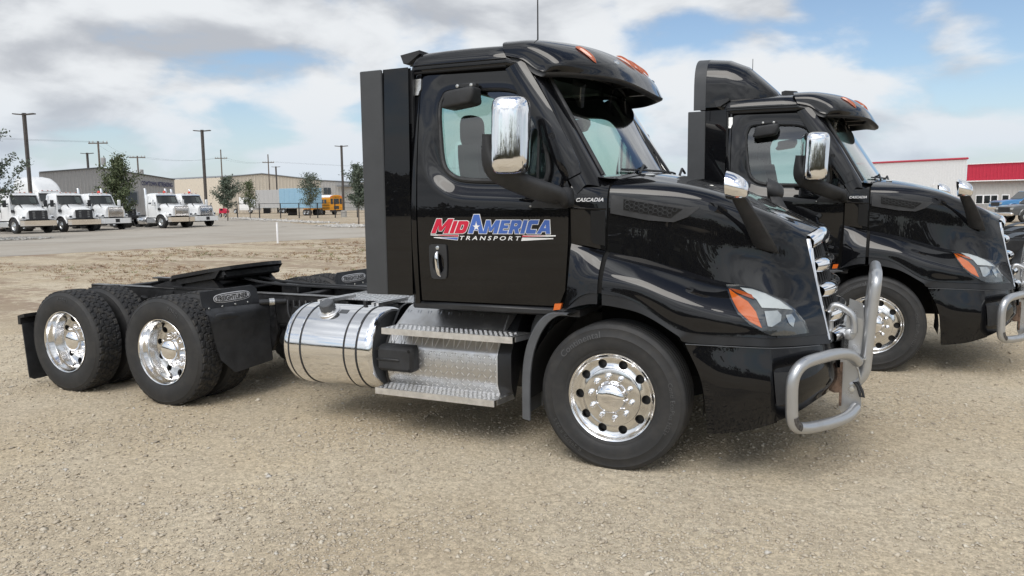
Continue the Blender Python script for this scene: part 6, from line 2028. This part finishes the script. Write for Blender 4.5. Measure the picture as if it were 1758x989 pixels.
def work_truck(label, x, y, rz, kind, bumper, group="white trucks parked in a row"):
    t = thing("white_truck", label, "truck", (x, y, 0), R(rz), group)
    W = "white_truck_paint"
    # hood: sections from cowl to nose
    if kind == "slope": st = [(-0.55, 0.80, 1.98, 1.10), (-0.1, 0.84, 1.90, 1.05), (0.35, 0.82, 1.80, 1.02), (0.70, 0.78, 1.70, 1.00), (0.88, 0.74, 1.60, 0.98)]
    else: st = [(-0.60, 0.82, 1.98, 1.10), (-0.1, 0.82, 1.93, 1.05), (0.45, 0.80, 1.86, 1.02), (0.85, 0.78, 1.80, 1.00), (0.98, 0.76, 1.74, 0.98)]
    rows = []
    for xx, hw, zt, zb in st:
        hp = [(0.0, zt), (hw * 0.45, zt - 0.015), (hw * 0.80, zt - 0.07), (hw * 0.97, zt - 0.22), (hw * 1.0, zt - 0.45), (hw * 1.03, zb)]
        rows.append([(xx, -a, b) for a, b in hp[::-1]] + [(xx, a, b) for a, b in hp[1:]])
    hd = MB().grid(rows); n_ = len(rows[0])
    hd.f.append(tuple(range((len(rows) - 1) * n_, len(rows) * n_)))
    obj("hood", hd, W, t, 50)
    # fenders over the steer axle
    for s in (-1, 1):
        ar = []
        for a in np.linspace(R(8), R(172), 18):
            ar.append([(0.66 * math.cos(a), s * yy, 0.52 + 0.66 * math.sin(a) + dz) for yy, dz in ((0.78, 0.10), (1.02, 0.06), (1.16, -0.02), (1.18, -0.08))])
        obj("fender", MB().grid(ar), W, t, 60)
        fl = MB().tube([(0.66 * math.cos(a), s * 1.18, 0.45 + 0.66 * math.sin(a)) for a in np.linspace(R(0), R(172), 18)], 0.035, 6)
        obj("fender_lip", fl, "matte_black", t)
        hb = MB().box(0.45, 0.86, s * 1.12 if s < 0 else 0.70, -0.70 if s < 0 else 1.12, 0.90, 1.22, 0.08)
        obj("fender_nose", hb, W, t, 50)
        hl = MB().box(0.80, 0.895, min(s * 1.06, s * 0.82), max(s * 1.06, s * 0.82), 1.02, 1.17, 0.03)
        obj("headlight", hl, "lamp_silver", t)
        obj("headlight_lens", MB().box(0.88, 0.905, min(s * 1.03, s * 0.85), max(s * 1.03, s * 0.85), 1.045, 1.145, 0.02), "lamp_dark", t)
    # grille
    if kind == "slope":
        g = obj("grille", MB().prism([(0.895, -0.60, 1.56), (0.93, -0.60, 0.93), (0.93, 0.60, 0.93), (0.895, 0.60, 1.56)], (0.04, 0, 0)), "matte_black", t, 0)
        for r_ in range(4):
            for s in (-0.38, 0.22):
                z = 1.44 - r_ * 0.13
                obj("grille_slot", MB().box(0.938 + (1.5 - z) * 0.055, 0.95 + (1.5 - z) * 0.055, s, s + 0.16, z, z + 0.025), "lamp_silver", g, 0)
    else:
        g = obj("grille", MB().box(0.97, 1.01, -0.56, 0.56, 0.98, 1.72), "gap_black", t, 0)
        for k in range(13):
            yy = -0.54 + k * 0.09
            obj("grille_slat", MB().box(1.01, 1.05, yy - 0.022, yy + 0.022, 0.99, 1.71, 0.008), "chrome", g)
        fr = MB().box(0.99, 1.06, -0.60, -0.555, 0.96, 1.74); fr.box(0.99, 1.06, 0.555, 0.60, 0.96, 1.74)
        obj("grille_frame", MB().box(0.99, 1.06, -0.60, 0.60, 1.715, 1.77, 0.01), "chrome", g)
        obj("grille_frame", MB().box(0.99, 1.06, -0.60, -0.555, 0.96, 1.72), "chrome", g)
        obj("grille_frame", MB().box(0.99, 1.06, 0.555, 0.60, 0.96, 1.72), "chrome", g)
    if bumper == "chrome":
        obj("bumper", MB().prism([(1.02, -1.22, 0.52), (1.18, -1.05, 0.52), (1.20, 0.0, 0.52), (1.18, 1.05, 0.52), (1.02, 1.22, 0.52), (0.92, 1.2, 0.52), (0.92, -1.2, 0.52)], (0, 0, 0.36)), "chrome", t, 30)
    else:
        bo = obj("bumper", MB().prism([(1.02, -1.22, 0.50), (1.20, -1.0, 0.50), (1.22, 0.0, 0.50), (1.20, 1.0, 0.50), (1.02, 1.22, 0.50), (0.92, 1.2, 0.50), (0.92, -1.2, 0.50)], (0, 0, 0.40)), W, t, 30)
        obj("tow_plate", MB().box(1.205, 1.235, -0.16, 0.16, 0.58, 0.84), "matte_black", bo, 0)
    # cab: body shell, glass, roof
    CS = [(-0.60, 0.0), (-2.05, 0.0)]
    body = MB()
    sec = [(1.02, 0.86), (1.06, 1.3), (1.07, 1.85), (1.02, 2.25), (0.96, 2.62), (0.86, 2.74), (0.4, 2.80), (0.0, 2.81)]
    def ring(xx, shrink=1.0, fx=None):
        out = []
        for a, b in sec:
            x_ = xx if fx is None else fx(b)
            out.append((x_, -a * shrink, b))
        return out + [(q[0], -q[1], q[2]) for q in out[-2::-1]]
    fx = lambda z: -0.58 if z < 1.9 else -0.58 - 0.36 * (z - 1.9) / 0.8
    body.grid([ring(0, 0.95, lambda z: fx(z) + 0.02), ring(0, 1.0, lambda z: fx(z) - 0.06), ring(-1.5), ring(-2.05), ring(-2.10, 0.95)])
    k_ = len(body.v); n_ = len(ring(0))
    body.f.append(tuple(range(n_))); body.f.append(tuple(range(k_ - n_, k_)))
    cb = obj("cab", body, W, t, 40)
    wsx = lambda z, o: fx(z) + 0.028 + o
    obj("windscreen", MB().grid([[(wsx(z, 0.05 * (1 - (yy / 0.9) ** 2)), yy * (1 - 0.09 * (z - 1.95)), z) for z in np.linspace(1.99, 2.62, 5)] for yy in np.linspace(-0.90, 0.90, 9)]), "dark_glass", cb, 60)
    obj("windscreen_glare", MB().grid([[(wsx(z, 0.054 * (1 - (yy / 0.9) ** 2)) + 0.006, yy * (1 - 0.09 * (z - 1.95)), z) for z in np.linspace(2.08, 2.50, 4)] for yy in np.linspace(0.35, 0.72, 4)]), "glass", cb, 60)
    for s in (-1, 1):
        wy = lambda z: s * (1.075 - 0.05 * max(0, z - 1.85) / 0.4 - 0.07 * max(0, z - 2.25) / 0.37 + 0.006)
        wn = MB(); wn.add([(xx, wy(z), z) for xx, z in ((-0.74, 1.95), (-0.98, 2.52), (-1.62, 2.55), (-1.66, 1.92))], [(0, 1, 2, 3)])
        obj("side_window", wn, "dark_glass", cb, 0)
        obj("door_seam", MB().tube([(-1.74, s * 1.075, 1.0), (-1.74, s * 1.082, 1.85), (-1.74, s * 0.995, 2.58)], 0.008, 4), "gap_black", cb)
        obj("mirror", MB().box(-0.72, -0.60, min(s * 1.22, s * 1.45), max(s * 1.22, s * 1.45), 1.80, 2.28, 0.03), "matte_black" if kind == "slope" else W, cb, 40)
        obj("mirror_stay", MB().tube([(-0.75, s * 1.06, 1.85), (-0.66, s * 1.3, 1.84)], 0.025, 6), "matte_black", cb)
        obj("hood_mirror", MB().tube([(0.55, s * 0.80, 1.72), (0.50, s * 0.95, 1.98)], [0.02, 0.05], 8), "matte_black", t)
        obj("air_cleaner", MB().box(-0.62, -0.40, min(s * 0.84, s * 0.98), max(s * 0.84, s * 0.98), 1.42, 1.62, 0.03), "matte_black", t)
        obj("fuel_tank", MB().lathe([(0.0, -3.2), (0.28, -3.18), (0.30, -3.15), (0.30, -2.05), (0.28, -2.02), (0.0, -2.0)], 24, c=(0, s * 0.90, 0.62), axis='x'), "polished_aluminium", t, 50)
        obj("step", MB().box(-1.9, -0.75, min(s * 0.85, s * 1.15), max(s * 0.85, s * 1.15), 0.42, 0.78, 0.02), "brushed_aluminium", t)
        simple_wheel(t, 0.0, s * 1.02, 0.52, 0.30, s)
        for xx in (-4.9, -6.2): simple_wheel(t, xx, s * 0.98, 0.51, 0.56, s)
        obj("frame_rail", MB().box(-7.0, 0.8, min(s * 0.38, s * 0.46), max(s * 0.38, s * 0.46), 0.72, 0.98), "frame_black", t, 0)
    for yy in (-0.55, -0.15, 0.15, 0.55):
        obj("roof_marker", MB().box(-0.98, -0.90, yy - 0.05, yy + 0.05, 2.79, 2.84, 0.015), "amber_dark", cb)
    obj("visor", MB().prism([(-0.93, -0.88, 2.66), (-0.76, -0.84, 2.60), (-0.72, 0.0, 2.61), (-0.76, 0.84, 2.60), (-0.93, 0.88, 2.66)], (-0.01, 0, 0.04)), W if kind == "slope" else "chrome", cb, 0)
    obj("underside", MB().box(-1.2, 0.8, -0.8, 0.8, 0.42, 0.95), "gap_black", t, 0)
    if kind == "slats":
        obj("beacon", MB().lathe([(0.11, 0), (0.11, 0.12), (0.07, 0.17), (0, 0.18)], 12, c=(-1.2, 0.1, 2.81), axis='z'), "beacon_red", cb)
        for s in (-1, 1):
            obj("exhaust_stack", MB().tube([(-2.22, s * 0.9, 0.9), (-2.22, s * 0.9, 3.05), (-2.28, s * 0.9, 3.15)], 0.085, 10), "chrome", t)
    return t


work_truck("white truck with black grille, leftmost in the row, beside the feathery oak", -50.5, 27.25, -6, "slope", "chrome")
work_truck("white truck with black grille, second from the left in the row", -50.1, 30.3, -6, "slope", "chrome")
work_truck("white truck with chrome slatted grille and white bumper, third in the row", -51.2, 33.6, -6, "slats", "white")
work_truck("white truck with chrome slatted grille and bright chrome bumper, fourth in the row", -48.9, 37.7, -6, "slats", "chrome")
work_truck("white truck with slatted grille and white bumper, rightmost in the row", -49.9, 41.1, -6, "slats", "white")
work_truck("partly hidden white truck behind the fourth truck's frame", -58.5, 40.6, -6, "slope", "white", "white trucks behind the row")


def sleeper_roof(label, x, y, rz):
    t = work_truck(label, x, y, rz, "slope", "chrome", "white trucks behind the row")
    rows = []
    for k, (xx, top, hw) in enumerate([(-0.9, 2.75, 0.80), (-1.2, 3.15, 0.98), (-1.6, 3.52, 1.06), (-2.2, 3.82, 1.10), (-3.0, 3.92, 1.12), (-3.9, 3.92, 1.12), (-4.0, 3.80, 1.10)]):
        rows.append([(xx, -hw * abs(math.cos(a)) ** 0.4 * (1 if math.cos(a) > 0 else -1), 2.5 + (top - 2.5) * math.sin(a) ** 0.5) for a in np.linspace(0.0, math.pi, 21)])
    obj("sleeper_roof", MB().grid(rows), "white_truck_paint", t, 60)
    t.scale = (1.15, 1.15, 1.15)
    obj("sleeper", MB().box(-3.95, -2.0, -1.12, 1.12, 0.9, 2.55, 0.05), "white_truck_paint", t)


sleeper_roof("white sleeper truck with a high domed roof behind the leftmost truck", -63.0, 37.6, -6)


def box_trailer(label, x, y, rz, L, material, z1=4.1, landing=True):
    t = thing("box_trailer", label, "trailer", (x, y, 0), R(rz), "parked trailers")
    obj("box", MB().box(0, L, -1.28, 1.28, 1.15, z1, 0.03), material, t, 0)
    for k in range(int(L / 1.2) + 1):
        obj("side_post", MB().box(k * 1.2 - 0.03 if k else 0.0, k * 1.2 + 0.03, -1.305, -1.28, 1.2, z1 - 0.08), material, t, 0)
    obj("bottom_rail", MB().box(0, L, -1.31, -1.25, 1.10, 1.24), "lamp_silver", t, 0)
    obj("door_seam", MB().box(L, L + 0.01, -0.02, 0.02, 1.2, z1 - 0.1), "gap_black", t, 0)
    for xx in (L * 0.82, L * 0.92):
        for s in (-1, 1): simple_wheel(t, xx, s * 1.0, 0.5, 0.5, s)
    if landing: obj("landing_leg", MB().box(L * 0.2, L * 0.2 + 0.15, -0.9, 0.9, 0.0, 1.15), "frame_black", t, 0)
    return t


box_trailer("light blue box trailer behind the fence beside the school bus", -84.0, 90.2, -8, 7.0, "sky_blue_paint", 4.3)
box_trailer("grey box trailer with its white tractor left of the blue trailer", -112.5, 114.6, -3, 8.2, "trailer_grey", 4.75)
ft = thing("far_tractor", "small white far tractor coupled to the grey trailer", "truck", (-115.8, 114.2, 0), R(0))
obj("cab", MB().prism([(-1.0, -1.2, 0.7), (2.6, -1.2, 0.7), (2.6, -1.2, 1.7), (1.4, -1.2, 2.0), (1.0, -1.2, 3.1), (-1.0, -1.2, 3.4)], (0, 2.4, 0)), "white_truck_paint", ft, 20)
obj("side_window", MB().box(0.2, 1.0, -1.22, -1.19, 2.0, 2.75), "dark_glass", ft, 0)
for xx in (-2.2, 1.9): simple_wheel(ft, xx, -1.05, 0.5, 0.3, -1)

# school bus seen from behind
bus = thing("school_bus", "orange-yellow school bus seen from behind the fence", "bus", (-76.6, 93.7, 0), R(-22))
def bus_build(t):
    rows = []
    for xx, sc in ((0.0, 0.97), (-0.15, 1.0), (-8.5, 1.0), (-9.0, 0.96)):
        prof = [(1.22, 0.75), (1.24, 1.5), (1.24, 2.4), (1.15, 2.85), (0.95, 3.08), (0.5, 3.2), (0.0, 3.22)]
        rows.append([(xx, -a * sc, b) for a, b in prof] + [(xx, a * sc, b) for a, b in prof[-2::-1]])
    m = MB().grid(rows); n_ = len(rows[0]); m.f.append(tuple(range(n_)))
    obj("body", m, "bus_yellow", t, 40)
    obj("roof_cap", MB().grid([[(p[0] + 0.0, p[1] * 1.002, p[2] + 0.004) for p in r[3:10]] for r in rows]), "white_panel", t, 40)
    for (y0, y1, z0, z1) in ((-1.02, -0.62, 1.75, 2.65), (-0.48, 0.48, 1.75, 2.65), (0.62, 1.02, 1.75, 2.65), (-0.45, 0.45, 0.95, 1.45)):
        obj("rear_window", MB().box(0.0, 0.03, y0, y1, z0, z1), "dark_glass", t, 0)
    for yy in (-0.95, -0.65, 0.65, 0.95):
        obj("warning_lamp", MB().lathe([(0.12, 0), (0.10, 0.03), (0, 0.04)], 12, c=(0.0, yy, 2.92), axis='x'), "amber_dark" if abs(yy) < 0.8 else "beacon_red", t)
    tx_ = fit(text_mesh("SCHOOL BUS", 1.0, offset=0.02), -0.5, 0.5, 2.78, 2.98)
    tx_.v = [(0.035, p[0], p[1]) for p in tx_.v]
    obj("lettering", tx_, "gap_black", t, 0)
    obj("bumper", MB().box(-0.05, 0.14, -1.22, 1.22, 0.52, 0.78, 0.03), "matte_black", t)
    for z in (1.1, 1.55):
        obj("rub_rail", MB().box(-8.5, 0.01, -1.262, -1.235, z, z + 0.07), "gap_black", t, 0)
    for k in range(8):
        x0 = -1.0 - k * 0.92
        for s in (-1, 1):
            obj("side_window", MB().box(x0 - 0.72, x0, min(s * 1.236, s * 1.25), max(s * 1.236, s * 1.25), 1.85, 2.5), "dark_glass", t, 0)
    for s in (-1, 1): simple_wheel(t, -2.6, s * 1.05, 0.5, 0.5, s); simple_wheel(t, -7.6, s * 1.05, 0.5, 0.3, s)
bus_build(bus)

# red machine glimpsed between the trucks
rm = thing("red_machine", "small red loader glimpsed behind the rightmost white truck", "loader", (-84.0, 77.0, 0), R(10))
rm.scale = (0.4, 0.4, 0.5)
obj("body", MB().prism([(-1.6, -0.9, 1.2), (1.4, -0.9, 1.2), (1.6, -0.9, 1.9), (0.4, -0.9, 2.6), (-1.3, -0.9, 2.6)], (0, 1.8, 0)), "red_machine", rm, 20)
obj("cab_glass", MB().box(-0.9, 0.1, -0.93, -0.9, 1.95, 2.5), "dark_glass", rm, 0)
for xx in (-1.0, 1.0): simple_wheel(rm, xx, -0.85, 0.62, 0.4, -1)


def pickup(label, x, y, rz, body, group=None, lift=1.0):
    t = thing("pickup_truck", label, "pickup", (x, y, 0), R(rz), group)
    def sec(xx, zs, hw, zt):
        return [(xx, -hw, 0.50), (xx, -hw * 1.02, 0.80), (xx, -hw, zs), (xx, -hw * 0.86, zt), (xx, hw * 0.86, zt), (xx, hw, zs), (xx, hw * 1.02, 0.80), (xx, hw, 0.50)]
    m = MB().grid([sec(-2.9, 1.10, 0.96, 1.14), sec(-1.3, 1.12, 0.98, 1.16), sec(-1.25, 1.14, 0.98, 1.86), sec(0.3, 1.14, 0.98, 1.88), sec(1.0, 1.14, 0.98, 1.24), sec(2.2, 1.10, 0.97, 1.17), sec(2.55, 1.02, 0.92, 1.08)])
    k = len(m.v); m.f.append(tuple(range(8))); m.f.append(tuple(range(k - 8, k)))
    obj("body", m, body, t, 28)
    for s in (-1, 1):
        w_ = MB(); w_.add([(xx, s * (0.985 - 0.12 * (z - 1.14) / 0.72), z) for xx, z in ((-1.1, 1.2), (-1.1, 1.74), (0.22, 1.76), (0.78, 1.24))], [(0, 1, 2, 3)])
        obj("side_window", w_, "dark_glass", t, 0)
        for xx in (-1.85, 1.65):
            simple_wheel(t, xx, s * 0.86, 0.42, 0.28, s)
            obj("wheel_arch", MB().tube([(xx + 0.50 * math.cos(a), s * 0.99, 0.44 + 0.50 * math.sin(a)) for a in np.linspace(0.1, 3.04, 14)], 0.05, 6), body, t)
        obj("headlight", MB().box(2.40, 2.56, min(s * 0.62, s * 0.93), max(s * 0.62, s * 0.93), 0.86, 1.03, 0.03), "lamp_white", t)
        obj("mirror", MB().box(0.62, 0.74, min(s * 1.0, s * 1.2), max(s * 1.0, s * 1.2), 1.22, 1.42, 0.03), "chrome", t)
    wsn = MB(); wsn.add([(0.40, -0.80, 1.84), (0.40, 0.80, 1.84), (0.98, 0.84, 1.27), (0.98, -0.84, 1.27)], [(0, 1, 2, 3)])
    obj("windscreen", wsn.move(0.015, 0, 0.01), "dark_glass", t, 0)
    obj("grille", MB().box(2.50, 2.58, -0.60, 0.60, 0.72, 1.02, 0.02), "matte_black", t)
    obj("bumper", MB().box(2.45, 2.68, -0.95, 0.95, 0.46, 0.68, 0.05), "chrome", t)
    return t


pickup("dark grey pickup with a bright mirror parked before the red fascia building", 12.4, 56.5, 205, "pickup_grey")
_bt = pickup("bright blue truck parked beyond the grey pickup", 15.6, 80.5, 200, "blue_paint")
_bt.scale = (1.2, 1.2, 1.2)


def black_chassis(label, x, y):
    t = thing("truck_chassis", label, "chassis", (x, y, 0), R(4), "black truck frames at the right edge")
    for s in (-1, 1):
        obj("frame_rail", MB().box(0, 6.5, min(s * 0.36, s * 0.44), max(s * 0.36, s * 0.44), 0.80, 1.05), "frame_black", t, 0)
        for k, xx in enumerate((0.75, 2.05)):
            hoop = [(xx + 0.62 * math.cos(a), s * 0.95, 0.52 + 0.60 * math.sin(a)) for a in np.linspace(R(15), R(165), 16)]
            rows = [[(p[0], s * 0.66, p[2]), (p[0], s * 1.24, p[2]), (p[0], s * 1.25, p[2] - 0.04)] for p in hoop]
            obj("fender", MB().grid(rows), "satin_black", t, 50)
            simple_wheel(t, xx, s * 0.95, 0.50, 0.56, s, "frame_black")
        obj("fender_stay", MB().tube([(1.4, s * 0.45, 0.95), (1.4, s * 1.2, 1.0)], 0.03, 6), "zinc", t)
    for xx in (0.1, 1.4, 2.9, 4.2):
        obj("crossmember", MB().box(xx - 0.06, xx + 0.06, -0.36, 0.36, 0.84, 1.0), "frame_black", t, 0)
    obj("coupling_plate", MB().prism([(0.9, -0.45, 1.16), (1.9, -0.45, 1.26), (1.9, 0.45, 1.26), (0.9, 0.45, 1.16)], (0, 0, -0.06)), "frame_black", t, 0)
    obj("tail_bar", MB().box(-0.10, -0.02, -1.2, 1.2, 0.70, 0.82, 0.02), "satin_black", t)
    return t


black_chassis("nearest black truck frame with arched fenders at the right edge", 3.50, 9.6)
black_chassis("middle black truck frame with arched fenders at the right edge", 3.95, 12.7)
black_chassis("farthest black truck frame with arched fenders at the right edge", 4.45, 15.9)
